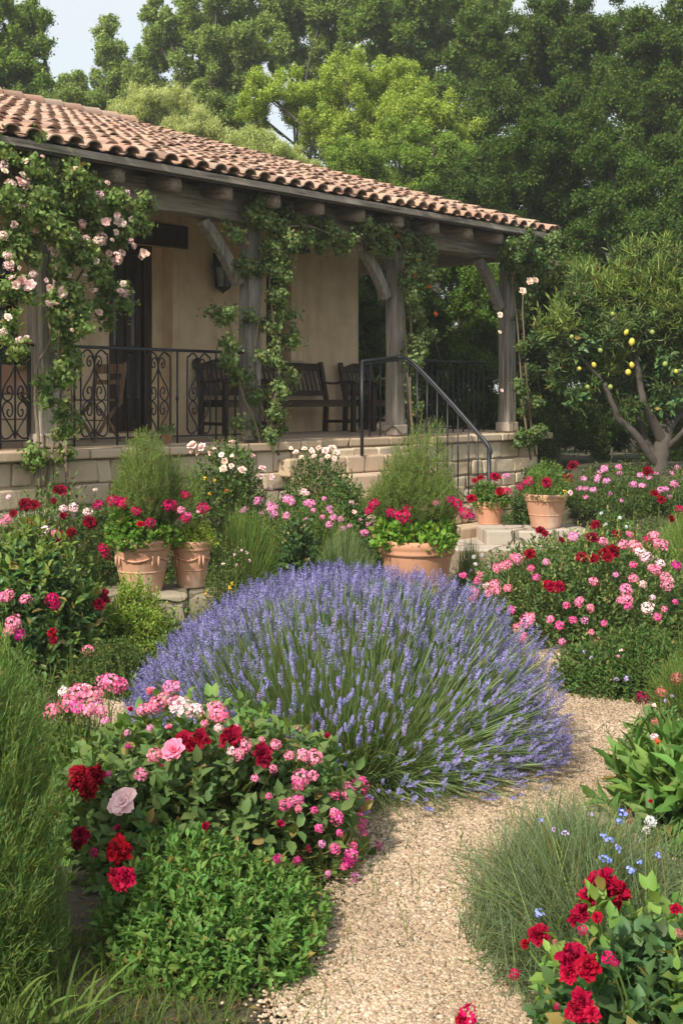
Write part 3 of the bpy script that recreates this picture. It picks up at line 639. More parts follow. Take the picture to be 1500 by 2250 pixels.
# side railing at the right end, running back
# stair handrail
TS = tpx(868, 9.2); so2 = (TS, DP - 1.5, 0)
hr = empty('stair_handrail', hw(*so2), 'black iron stair handrail sloping down beside the stone steps to a curled newel', 'handrail', rot=HROT)
NB = .11
P = [(tpx(795, DP - .45) , DP - .45, FLOOR + .86), (TS - .2, DP - .3, FLOOR + .92), (TS, DP - .22, FLOOR + .93), (TS + .02, DP - .42, FLOOR + .88), (TS + .02, DP - .95, FLOOR + .45), (TS + .02, DP - 1.42, FLOOR + .03), (TS + .02, DP - 1.54, FLOOR - .1), (TS + .02, DP - 1.56, FLOOR - .17)]
PC = catmull(P, 6); m = MB(so2); m.tube(PC, .021, 8); m.build('handrail', 'iron', hr, True)
m = MB(so2); m.tube(PC - [0, 0, .035], .012, 6); m.build('lower_rail', 'iron', hr, True)
m = MB(so2); m.tube([(TS + .02, DP - 1.535, NB - .02), (TS + .02, DP - 1.535, FLOOR - .1)], .024, 8); m.build('newel', 'iron', hr, True)
m = MB(so2); m.tube([(P[0][0], P[0][1], FLOOR - .19), (P[0][0], P[0][1], FLOOR + .86)], .02, 8); m.build('newel', 'iron', hr, True)
for d, zt in [(.36, .9), (.5, .8), (.65, .68), (.8, .56), (.95, .44), (1.1, .31), (1.25, .18), (1.38, .06)]:
    sb_ = FLOOR - .19 * max(0, math.ceil((d - .17) / .28)); sb_ = max(sb_, .12)
    m = MB(so2); m.tube([(TS + .02, DP - d, sb_ + .06), (TS + .02, DP - d, FLOOR + zt - .01)], .0095, 6); m.build('baluster', 'iron', hr, True)
m = MB(so2); m.tube([(TS + .02, DP - .36, FLOOR - .16), (TS + .02, DP - 1.535, .34)], .011, 6); m.build('bottom_rail', 'iron', hr, True)
for u in (.25, .6):
    q = np.array(P[0]) * (1 - u) + np.array(P[1]) * u; m = MB(so2); m.tube([(q[0], q[1], FLOOR + .02), (q[0], q[1], q[2])], .0095, 6); m.build('baluster', 'iron', hr, True)

# ---------------------------------------------------------------- porch furniture
def seat_bench(name, label, cat, t0, t1, slats, camel=False, rotz=0., D=DW - .12):
    o = ((t0 + t1) / 2, D - .3, FLOOR); e = empty(name, hw(*o), label, cat, None, HROT + rotz); W = (t1 - t0) / 2
    def mk(): return MB((0, 0, 0))
    sh = .43; f, bk = -.28, .22                # local: x along t, y toward wall
    s = mk()
    for k in range(6): y = f + .02 + k * .082; s.box((-W + .03, y, sh - .022), (W - .03, y + .068, sh))
    s.box((-W + .05, f, sh - .09), (W - .05, f + .025, sh - .023)); s.box((-W + .05, bk - .02, sh - .09), (W - .05, bk, sh - .023)); s.build('seat', 'bench_wood', e, bevel=.004)
    b = mk(); z0, z1 = .52, .9; lean = lambda z: bk + (z - sh) * .22
    b.bar((-W + .05, lean(z0), z0), (W - .05, lean(z0), z0), .03, .07)
    if camel:
        n = 12
        for i in range(n):
            u0, u1 = -1 + 2 * i / n, -1 + 2 * (i + 1) / n; c = lambda u: z1 - .02 + .06 * math.cos(u * PI / 2) ** 2
            x0, x1 = u0 * (W - .05), u1 * (W - .05); y = lean(z1)
            b.hexa([(x0, y - .015, z1 - .08), (x1, y - .015, z1 - .08), (x1, y + .015, z1 - .08), (x0, y + .015, z1 - .08), (x0, y - .015, c(u0)), (x1, y - .015, c(u1)), (x1, y + .015, c(u1)), (x0, y + .015, c(u0))])
    else: b.bar((-W + .05, lean(z1), z1 - .03), (W - .05, lean(z1), z1 - .03), .03, .1)
    for k in range(slats): x = -W + .1 + (2 * W - .2) * k / (slats - 1); b.bar((x, lean(z0), z0 + .03), (x, lean(z1), z1 - .075), .014, .05 if False else .045, up=(1, 0, 0))
    b.build('backrest', 'bench_wood', e, bevel=.004)
    for sg in (-1, 1):
        l = mk(); l.bar((sg * (W - .03), bk + .02, 0), (sg * (W - .03), bk, sh), .06, .06, (0, 1, 0)); l.bar((sg * (W - .03), bk, sh), (sg * (W - .03), lean(.94), .94), .06, .055, (0, 1, 0)); l.build('leg', 'dark_wood', e, bevel=.006)
        l = mk(); l.box((sg * (W - .03) - .03, f - .03, 0), (sg * (W - .03) + .03, f + .03, .64)); l.build('leg', 'dark_wood', e, bevel=.006)
        a = mk(); P = [(sg * (W - .03), bk + .06, .665), (sg * (W - .03), .05, .65), (sg * (W - .03), f + .05, .675), (sg * (W - .03), f - .06, .655), (sg * (W - .03), f - .085, .635)]
        C_ = catmull(P, 4)
        for p, q in zip(C_[:-1], C_[1:]): a.bar(p, q + (q - p) * .05, .07, .03)
        a.build('armrest', 'bench_wood', e, bevel=.004)
        st = mk(); st.bar((sg * (W - .03), f + .03, .14), (sg * (W - .03), bk - .02, .14), .03, .04); st.build('stretcher', 'dark_wood', e)
    return e
seat_bench('garden_bench', 'long dark slatted wooden bench against the plaster wall right of the second post', 'bench', tpx(545, DW - .1), tpx(705, DW - .1) + .03, 15)
seat_bench('armchair', 'dark wooden slatted armchair between the long bench and the third post', 'armchair', tpx(745, DW - .1), tpx(745, DW - .1) + .66, 7, True)
seat_bench('armchair', 'dark wooden armchair with curved top rail in the shade left of the second post', 'armchair', tpx(428, DW - .1), tpx(428, DW - .1) + .68, 8, True, R(-6))

def folding_frame(e, W, Dp, H, mat, seat_mat, seat_name):
    for sg in (-1, 1):
        for a, b in (((-Dp), Dp), (Dp, -Dp)):
            l = MB(); x = sg * W + (.012 if a > 0 else -.012) * sg
            C_ = catmull([(x, a, 0), (x, a * .45, H * .33), (x, b * .25, H * .66), (x, b, H - .02)], 4)
            for p, q in zip(C_[:-1], C_[1:]): l.bar(p, q + (q - p) * .06, .022, .034, (0, 1, 0))
            l.build('leg', mat, e)
    s = MB()
    n = 6
    for k in range(n): y = -Dp + 2 * Dp * k / n; s.box((-W - .03, y + .004, H - .018), (W + .03, y + 2 * Dp / n - .006, H))
    s.build(seat_name, seat_mat, e, bevel=.003)
    st = MB(); st.tube([(-W, 0, H * .5), (W, 0, H * .5)], .009, 6); st.build('stretcher', mat, e)
tc = tpx(205, 10.3)
fc = empty('folding_chair', hw(tc, 10.3, FLOOR), 'small wooden folding chair with crossed legs behind the first scroll panel', 'chair', rot=HROT + R(100))
folding_frame(fc, .2, .2, .44, 'chair_wood', 'chair_wood', 'seat')
for sg in (-1, 1):
    l = MB(); C_ = catmull([(sg * .2, -.19, .42), (sg * .2, -.22, .6), (sg * .2, -.27, .82)], 5)
    for p, q in zip(C_[:-1], C_[1:]): l.bar(p, q + (q - p) * .06, .024, .04, (0, 1, 0))
    l.build('back_post', 'chair_wood', fc)
l = MB(); l.bar((-.21, -.26, .76), (.21, -.26, .76), .02, .1); l.bar((-.21, -.235, .62), (.21, -.235, .62), .018, .05); l.build('backrest', 'chair_wood', fc, bevel=.004)
tt = tpx(22, 9.95)
ft = empty('folding_table', hw(tt, 9.95, FLOOR), 'small brown wooden folding table with crossed legs under the trough planter', 'table', rot=HROT)
folding_frame(ft, .27, .22, .5, 'chair_wood', 'chair_wood', 'tabletop')
tr = empty('trough_planter', hw(tt, 9.95, FLOOR + .5), 'rectangular brick-coloured trough planter on the small folding table', 'planter', rot=HROT)
m = MB(); m._add([(-.27, -.13, 0), (.27, -.13, 0), (.27, .13, 0), (-.27, .13, 0), (-.3, -.16, .26), (.3, -.16, .26), (.3, .16, .26), (-.3, .16, .26), (-.26, -.12, .26), (.26, -.12, .26), (.26, .12, .26), (-.26, .12, .26), (-.26, -.12, .2), (.26, -.12, .2), (.26, .12, .2), (-.26, .12, .2)],
   [(0, 3, 2, 1), (0, 1, 5, 4), (1, 2, 6, 5), (2, 3, 7, 6), (3, 0, 4, 7), (4, 5, 9, 8), (5, 6, 10, 9), (6, 7, 11, 10), (7, 4, 8, 11), (8, 9, 13, 12), (9, 10, 14, 13), (10, 11, 15, 14), (11, 8, 12, 15)]); m.build('body', 'terracotta_aged', tr, bevel=.01)
m = MB(); m.box((-.262, -.122, .17), (.262, .122, .215)); m.build('soil', 'pot_soil', tr)
# wall lantern
lt, lz = tpx(474, DW), EYE - (600 - HY) / F * hw(tpx(474, DW), DW, 0)[1]
la = empty('wall_lantern', hw(lt, DW - .14, lz - .25), 'black iron wall lantern on the plaster between door and second post', 'lantern', rot=HROT)
m = MB(); m.tube(catmull([(0, .13, .45), (0, .12, .52), (0, .02, .53), (0, 0, .47), (0, 0, .42)], 5), .012, 7); m.box((-.04, .12, .3), (.04, .139, .5)); m.build('bracket', 'iron', la)
m = MB(); m.lathe([(.16, .31), (.15, .335), (.1, .37), (.05, .4), (.02, .44), (.001, .445)], n=6); m.build('cap', 'iron', la)
m = MB()
for k in range(6): f = k * PI / 3; m.bar((math.cos(f) * .125, math.sin(f) * .125, .31), (math.cos(f) * .09, math.sin(f) * .09, .06), .014, .014, (1, 0, 0))
m.lathe([(.001, -.02), (.02, 0), (.09, .045), (.1, .06), (.001, .062)], n=6); m.build('cage', 'iron', la)
m = MB(); m.lathe([(.085, .065), (.118, .305)], n=6); m.build('glass', 'lantern_glass', la)
lc = empty('ceiling_lamp', hw(tpx(645, DW - .3), DW - .35, 3.55), 'dark dome lamp hanging under the porch roof beside the second post', 'lamp', rot=HROT)
m = MB(); m.lathe([(.19, 0), (.18, .03), (.12, .1), (.04, .15), (.02, .17), (.001, .172)], n=24); m.build('shade', 'iron', lc, True)
m = MB(); m.tube([(0, 0, .16), (0, 0, rz(DW - .35) - .13 - 3.55)], .008, 6); m.build('rod', 'iron', lc)

# ---------------------------------------------------------------- stone ledge, landing, plinth, pots
def blockwork(name, label, cat, c, L, W, H, rot, mat='ledge_stone', kind=None):
    e = empty(name, c, label, cat, rot=rot, kind=kind); m = MB(); x = -L / 2
    while x < L / 2 - .02:
        e2 = min(L / 2, x + random.uniform(.22, .4)); 
        if L / 2 - e2 < .12: e2 = L / 2
        m.box((x + .004, -W / 2 + random.uniform(-.015, .015), -.12), (e2 - .004, W / 2, H * random.uniform(.93, 1.0))); x = e2
    m.build('stones', mat, e, bevel=.02); return e
blockwork('stone_ledge', 'low mossy stone ledge under the two garland pots at left', 'ledge', at(375, 1340, 9.0) * [1, 1, 0] + [0, 0, .0], 1.0, .55, .2, R(8))
blockwork('stone_plinth', 'low stone kerb under the flowerpot right of the newel', 'kerb', (2.02, 12.55, .1), 1.1, .6, .19, R(4), 'paving_stone')
m = MB(); m.prism([(.2, 12.2), (1.4, 11.85), (2.6, 12.0), (2.7, 12.9), (2.2, 13.6), (.6, 13.5)], (1, 0, 0), (0, 1, 0), (0, 0, .04)); m.v = [(x, y, z + .095) for x, y, z in m.v]
prop(m.build('stone_landing', 'paving_stone', None, bevel=.012), 'pale flagstone landing at the foot of the stair handrail', 'paving', kind='structure')

def pot(name, label, c, rad, H, mat='terracotta', garland=False, group='terracotta flowerpots', tip=0):
    e = empty(name, c, label, 'flowerpot', group); m = MB(); r = rad
    prof = [(r * .64, 0), (r * .65, .01), (r * .86, H * .72), (r * .9, H * .775)]
    m.lathe(prof + [(r * .9, H * .79), (r * .95, H * .8), (r * .965, H * .83), (r * .95, H * .86), (r * .97, H * .885), (r, H * .93), (r * .99, H * .975), (r * .96, H), (r * .9, H * .995), (r * .87, H * .97), (r * .85, H * .9)], n=56)
    m.build('body', mat, e, True)
    b = MB(); b.lathe([(r * .755, H * .365), (r * .775, H * .375), (r * .778, H * .39), (r * .765, H * .4)], n=56); b.build('band', mat, e, True)
    s = MB(); s.lathe([(r * .001, H * .9), (r * .86, H * .9)], n=40); s.build('soil', 'pot_soil', e)
    if garland:
        g = MB()
        for k in range(4):
            f0 = -PI / 2 + k * PI / 2 - .1; P = []
            for u in np.linspace(-.62, .62, 15):
                z = H * (.60 + .07 * (u / .62) ** 2); rr = r * (.64 + .24 * z / H / .75) + .004; P.append((math.cos(f0 + u) * rr, math.sin(f0 + u) * rr, z))
            g.tube(P, [.003 + .004 * abs(math.sin(i * 1.9)) + .005 * (1 - abs(i - 7) / 7) for i in range(15)], 6)
            for u in (-.66, .66): 
                rr = r * (.64 + .24 * .7 / .75) + .003; q = np.array((math.cos(f0 + u) * rr, math.sin(f0 + u) * rr, H * .7)); g.tube([q, q - [0, 0, .05], q - [0, 0, .09]], [.007, .01, .004], 6)
        g.build('garland', mat, e, True)
    return e
# ---------------------------------------------------------------- blooms
def petal_grid(width, length, cup, curl, ruf, nu=4, nv=4):
    u = np.linspace(0, 1, nu); v = np.linspace(-1, 1, nv); U, Vv = np.meshgrid(u, v, indexing='ij')
    wd = width * np.sin(np.clip(.18 + U * .75, 0, 1) * PI) ** .7
    x = U * length; y = Vv * wd; z = cup * (Vv ** 2) * wd * .6 + curl * U ** 2 * length + ruf * np.sin(Vv * 5 + rng.uniform(0, 6)) * U ** 2 * length
    i, j = np.meshgrid(np.arange(nu - 1), np.arange(nv - 1), indexing='ij'); a = (i * nv + j).ravel()
    return np.stack([x, y, z], -1).reshape(-1, 3), np.stack([a, a + nv, a + nv + 1, a + 1], 1), U.ravel()
def rose_mesh(name, layers, seed, ruf=.08, open_=1.):
    global rng
    sv = rng; rng = np.random.default_rng(seed); acc = Acc()
    for (npet, r0, tilt, ln, wd) in layers:
        for k in range(npet):
            V, Fq, U = petal_grid(wd * rng.uniform(.85, 1.15), ln * rng.uniform(.85, 1.15), .5, -.18 + rng.normal(0, .1), ruf)
            tl = R(tilt + rng.normal(0, 9)); c, s = math.cos(tl), math.sin(tl)   # tilt: 90 = upright, 0 = flat
            V = np.stack([V[:, 0] * c - V[:, 2] * s + r0, V[:, 1], V[:, 0] * s + V[:, 2] * c], -1)
            f = 2 * PI * k / npet + rng.uniform(-.3, .3) + npet; c, s = math.cos(f), math.sin(f)
            V = np.stack([V[:, 0] * c - V[:, 1] * s, V[:, 0] * s + V[:, 1] * c, V[:, 2]], -1)
            acc.add(V[None], [Fq], np.clip(U * .5 + rng.uniform(.05, .45), 0, 1)[None])
    V = np.concatenate(acc.V); V = V / np.percentile(np.hypot(V[:, 0], V[:, 1]), 97)
    me = npmesh(name, V, [np.concatenate(f) for f in acc.F.values()], 'petal', np.concatenate(acc.var), True); rng = sv; return me
def cluster_mesh(name, n, seed, shape=1., pet=5, size=.24, cover=1.15):
    global rng
    sv = rng; rng = np.random.default_rng(seed); acc = Acc()
    i = np.arange(n); z = 1 - cover * (i + .5) / n; ph = i * 2.39996; d = np.stack([np.sqrt(1 - z * z) * np.cos(ph), np.sqrt(1 - z * z) * np.sin(ph), z], -1)
    d = unit(d + rng.normal(0, .1, (n, 3))); C = d * np.array([1, 1, shape]) * rng.uniform(.72, 1.0, (n, 1))
    nn = unit(d + rng.normal(0, .3, (n, 3))); ref = unit(np.cross(nn, rand_dir(n))); b2 = np.cross(nn, ref); a0 = rng.uniform(0, 6, n); sv_ = rng.uniform(0, 1, n)
    sz = size * rng.uniform(.75, 1.2, n)
    for k in range(pet):
        f = a0 + 2 * PI * k / pet; U = unit(np.cos(f)[:, None] * ref + np.sin(f)[:, None] * b2 + nn * .25)
        acc.add(inst(T_OVAL, C, U, nn, sz, sz * .85), T_OVAL[1], np.clip(sv_ * .7 + rng.uniform(0, .3, n), 0, 1))
    V = np.concatenate(acc.V); me = npmesh(name, V, [np.concatenate(f) for f in acc.F.values()], 'petal', np.concatenate(acc.var), True); rng = sv; return me
ROSE = [rose_mesh('rose_bloom', [(6, .12, 12, .95, .55), (6, .1, 35, .85, .5), (6, .08, 55, .7, .45), (5, .05, 72, .55, .36), (4, .02, 84, .45, .28)], 11 + i, .1) for i in range(3)]
CARN = [rose_mesh('ruffled_bloom', [(8, .08, 5, .95, .42), (9, .08, 28, .9, .4), (9, .06, 50, .8, .36), (8, .04, 66, .7, .32), (6, .02, 80, .6, .26)], 31 + i, .2) for i in range(3)]
OPEN = [rose_mesh('open_bloom', [(6, .1, 0, .95, .6), (6, .08, 16, .8, .5), (5, .06, 38, .55, .36), (5, .03, 60, .35, .22)], 51 + i, .16) for i in range(2)]
CLUS = [cluster_mesh('cluster_bloom', 44, 71 + i, .8) for i in range(3)]
SPARSE = [cluster_mesh('loose_cluster_bloom', 17, 81 + i, .75, size=.3) for i in range(3)]
GLOBE = [cluster_mesh('globe_bloom', 90, 91, 1., size=.17, cover=1.8)]
TINY = [cluster_mesh('tiny_bloom', 7, 95 + i, .8, size=.5) for i in range(2)]
CRIMSON = (.19, .002, .014); RED = (.3, .002, .022); CERISE = (.45, .01, .09); PINK = (.86, .26, .4); HOT = (.78, .13, .34); PALE = (.95, .6, .62); VIOLETPINK = (.78, .28, .52)
CREAM = (.9, .7, .58); SHELL = (.9, .62, .57); BLUE = (.25, .3, .75); WHITE = (.8, .8, .82); BURG = (.25, .012, .06); DUSTY = (.45, .16, .13); ORANGE = (.5, .08, .02); YELLOW = (.75, .5, .03); LILAC = (.5, .38, .7); MAG = (.5, .03, .2)
BUD = [rose_mesh('rose_bud', [(5, .02, 62, .8, .42), (4, .0, 82, .9, .4)], 61 + i, .05) for i in range(2)]
KIND = {'u': (BUD, CERISE), 'v': (BUD, PINK), 'x': (SPARSE, (.33, .2, .13)), 'C': (CARN, CRIMSON), 'R': (CARN, RED), 'r': (CLUS, CERISE), 'P': (CLUS, PINK), 'H': (CLUS, HOT), 'M': (CLUS, MAG), 'L': (OPEN, PALE), 'K': (ROSE, PINK), 'V': (SPARSE, VIOLETPINK), 'p': (CLUS, VIOLETPINK), 'w': (CLUS, PALE), 'c': (ROSE, CREAM), 's': (CLUS, SHELL), 'S': (ROSE, SHELL), 'B': (TINY, BLUE), 'W': (CLUS, WHITE), 'G': (GLOBE, BURG), 'D': (GLOBE, DUSTY), 'O': (TINY, ORANGE), 'Y': (TINY, YELLOW), 'l': (TINY, LILAC), 'f': (TINY, PALE)}
def add_bloom(parent, P, nrm, rad, kind, name='bloom'):
    ms, col = KIND[kind]; me = ms[rng.integers(len(ms))]; k = rng.uniform(.85, 1.15)
    o = link(name, me, parent, tuple(min(.9, c * k * rng.uniform(.93, 1.07)) for c in col), Vector(P) - parent.location)
    q = Vector(nrm).to_track_quat('Z', 'Y') @ Quaternion((0, 0, 1), rng.uniform(0, 6.28)); o.rotation_mode = 'QUATERNION'; o.rotation_quaternion = q
    s = rng.uniform(.92, 1.08); o.scale = (rad, rad * s, rad * rng.uniform(.85, 1.1)); return o

# ---------------------------------------------------------------- bushes
class Bush: pass
def ellip(px0, px1, ytop, Y, ry=None, dx=0.):
    b = Bush(); cx = ((px0 + px1) / 2 - 750) / F * Y; rx = (px1 - px0) / 2 / F * Y; ry = ry or rx
    g = float(gh(cx, Y)); top = EYE - (ytop - HY) / F * (Y)
    b.c = np.array([cx, Y, g]); b.r = np.array([rx, ry, max(.08, top - g)]); return b
def lumps(d, amp, freq, seed):
    r = np.random.default_rng(seed); k = unit(r.normal(size=(7, 3))) * freq; ph = r.uniform(0, 6.28, 7); return 1 + amp * np.cos(d @ k.T + ph).mean(1) * 2.2
def dome(n, lo=-.05): 
    d = rand_dir(n); d[:, 2] = np.abs(d[:, 2]) * (1 - lo) + lo; return unit(d)
def start_bush(name, label, cat, b, group=None):
    b.e = empty(name, b.c, label, cat, group); b.stems = Acc(); return b
def foliage(b, n, k, ll, lw, mat='leaf', color=(.08, .13, .03), T=T_OVAL, ang=(75, 25), shoot=.2, up=.5, amp=.18, freq=4.5, rlo=.55, seed=1, name='foliage', lo=-.05, stems=True, kup=.0, jit=.25, top=0.):
    d = dome(n, lo); L = lumps(d, amp, freq, seed); rr = (rlo + (1 - rlo) * rng.uniform(0, 1, n) ** .45) * L
    tip = b.c + d * b.r * rr[:, None] * (1 + top * np.clip(d[:, 2:3], 0, 1) * [1, 1, 0]); tip[:, 2] = np.maximum(tip[:, 2], b.c[2] + .01)
    A = unit(unit(d / b.r) * .8 + rng.normal(0, .32, (n, 3)) + np.array([0, 0, up])); Ls = shoot * rng.uniform(.7, 1.3, n)
    acc = Acc(); shoot_leaves(acc, tip - A * Ls[:, None], A, Ls, k, ll, lw, T, ang, .3, jit, kup)
    acc.build(name, mat, b.e, b.c, color)
    if stems:
        base = b.c + (tip - b.c) * .25; m = max(1, n // 4); idx = rng.permutation(n)[:m]
        strips(b.stems, curve_pts(base[idx], tip[idx], rng.normal(0, .03, (m, 3)), 4), np.full((m, 4), .006) * [1, .9, .7, .4], rng.uniform(0, 1, m))
def blooms(b, lst, push=.03, name='bloom', face=.6, stem=True):
    o = np.array([0, 0, EYE]); Ps = []
    for (px, py, dia, kd, *pu) in lst:
        v = np.array([(px - 750) / F, 1, -(py - HY) / F]); rr = b.r * 1.02
        p0 = (o - b.c) / rr; v0 = v / rr; A = v0 @ v0; B = p0 @ v0; C = p0 @ p0 - 1; disc = B * B - A * C
        t = (-B - math.sqrt(disc)) / A if disc > 0 else -B / A
        P = o + v * t; nr = unit((P - b.c) / b.r ** 2); P = P - v * (pu[0] if pu else push if disc > 0 else 0)
        nr = unit(nr * .5 + np.array([-.05, -face, .35]) + rng.normal(0, .18, 3)); add_bloom(b.e, P, nr, dia / 2 / F * P[1], kd, name); Ps.append(P - nr * dia / 4 / F * P[1])
    if stem and Ps:
        Ps = np.array(Ps); base = b.c + (Ps - b.c) * np.array([.55, .55, .45]); m = len(Ps)
        strips(b.stems, curve_pts(base, Ps, np.array([0, 0, -.02]) + rng.normal(0, .02, (m, 3)), 6), np.full((m, 6), .007) * np.linspace(1, .6, 6), rng.uniform(0, 1, m))
def extras(b, n, kinds, rad=.014, face=.4):
    d = dome(n, .25); d[:, 1] = -np.abs(d[:, 1]) * .9
    for i in range(n):
        P = b.c + d[i] * b.r * rng.uniform(1.02, 1.12); k = kinds[rng.integers(len(kinds))]
        add_bloom(b.e, P, unit(d[i] + [0, 0, .8]), rad * rng.uniform(.7, 1.3), k, 'bud' if k in 'uv' else 'spent_bloom')
        strips(b.stems, curve_pts((b.c + (P - b.c) * .6)[None], P[None], np.zeros((1, 3)), 5), np.full((1, 5), .005), rng.uniform(0, 1, 1))
def finish(b, color=(.1, .13, .045)):
    if b.stems.n: b.stems.build('stems', 'leaf', b.e, b.c, color)
def fan(b, n, ndl, nl, nw, mat='leaf', color=(.1, .15, .04), start=.3, amp=.15, freq=5, base_r=.25, sag=.12, seed=3, ang=(48, 22), lo=.05, name='foliage', T=T_NEED, var=None, stemw=.005, rlo=.75, upk=.5):
    """many upright shoots fanning from a base, needles along each"""
    d = dome(n, lo); d = unit(d * [1, 1, 1 + upk]); Lm = lumps(d, amp, freq, seed) * rng.uniform(rlo, 1.04, n)
    tip = b.c + d * b.r * Lm[:, None]; base = b.c + rng.normal(0, 1, (n, 3)) * [b.r[0] * base_r * .5, b.r[1] * base_r * .5, 0] + d * b.r * [.25, .25, 0.05]
    bend = np.array([0, 0, 1.]) * b.r[2] * sag + rng.normal(0, .02, (n, 3)); C = (base + tip) / 2 + bend
    strips(b.stems, curve_pts(base, tip, bend, 5), np.full((n, 5), stemw) * [1, .9, .8, .6, .3], rng.uniform(0, 1, n))
    acc = Acc(); sv = rng.uniform(0, 1, n)
    for j in range(ndl):
        t = start + (1 - start) * (j + rng.uniform(0, 1, n)) / ndl; t = t[:, None]
        p = (1 - t) ** 2 * base + 2 * t * (1 - t) * C + t * t * tip; A = unit(2 * (1 - t) * (C - base) + 2 * t * (tip - C))
        s = unit(np.cross(A, rand_dir(n))); a = np.radians(ang[0] + (ang[1] - ang[0]) * t[:, 0] + rng.normal(0, 8, n))[:, None]
        U = np.cos(a) * A + np.sin(a) * s; sz = nl * rng.uniform(.6, 1.2, n)
        acc.add(inst(T, p, U, unit(A + rng.normal(0, .4, (n, 3))), sz, np.full(n, nw) * rng.uniform(.8, 1.2, n)), T[1], np.clip(sv * .6 + rng.uniform(0, .4, n), 0, 1))
    acc.build(name, mat, b.e, b.c, color)
def blades(b, n, w, color, mat='leaf_soft', base_r=.6, lo=.12, s=5, rlo=.5, sag=.1, name='blades', upk=.4, amp=.1, seed=5):
    d = dome(n, lo); d = unit(d * [1, 1, 1 + upk]); L = lumps(d, amp, 5, seed) * rng.uniform(rlo, 1.05, n)
    tip = b.c + d * b.r * L[:, None]; th = rng.uniform(0, 2 * PI, n); q = np.sqrt(rng.uniform(0, 1, n)) * base_r
    base = b.c + np.stack([np.cos(th) * q * b.r[0], np.sin(th) * q * b.r[1], np.zeros(n)], 1) * .6 + d * [1, 1, 0] * b.r * base_r * .5
    bend = np.array([0, 0, b.r[2] * sag]) + rng.normal(0, .015, (n, 3)); acc = Acc()
    strips(acc, curve_pts(base, tip, bend, s), (w * rng.uniform(.7, 1.3, n))[:, None] * np.linspace(1, .25, s)[None], rng.uniform(0, 1, n))
    acc.build(name, mat, b.e, b.c, color)

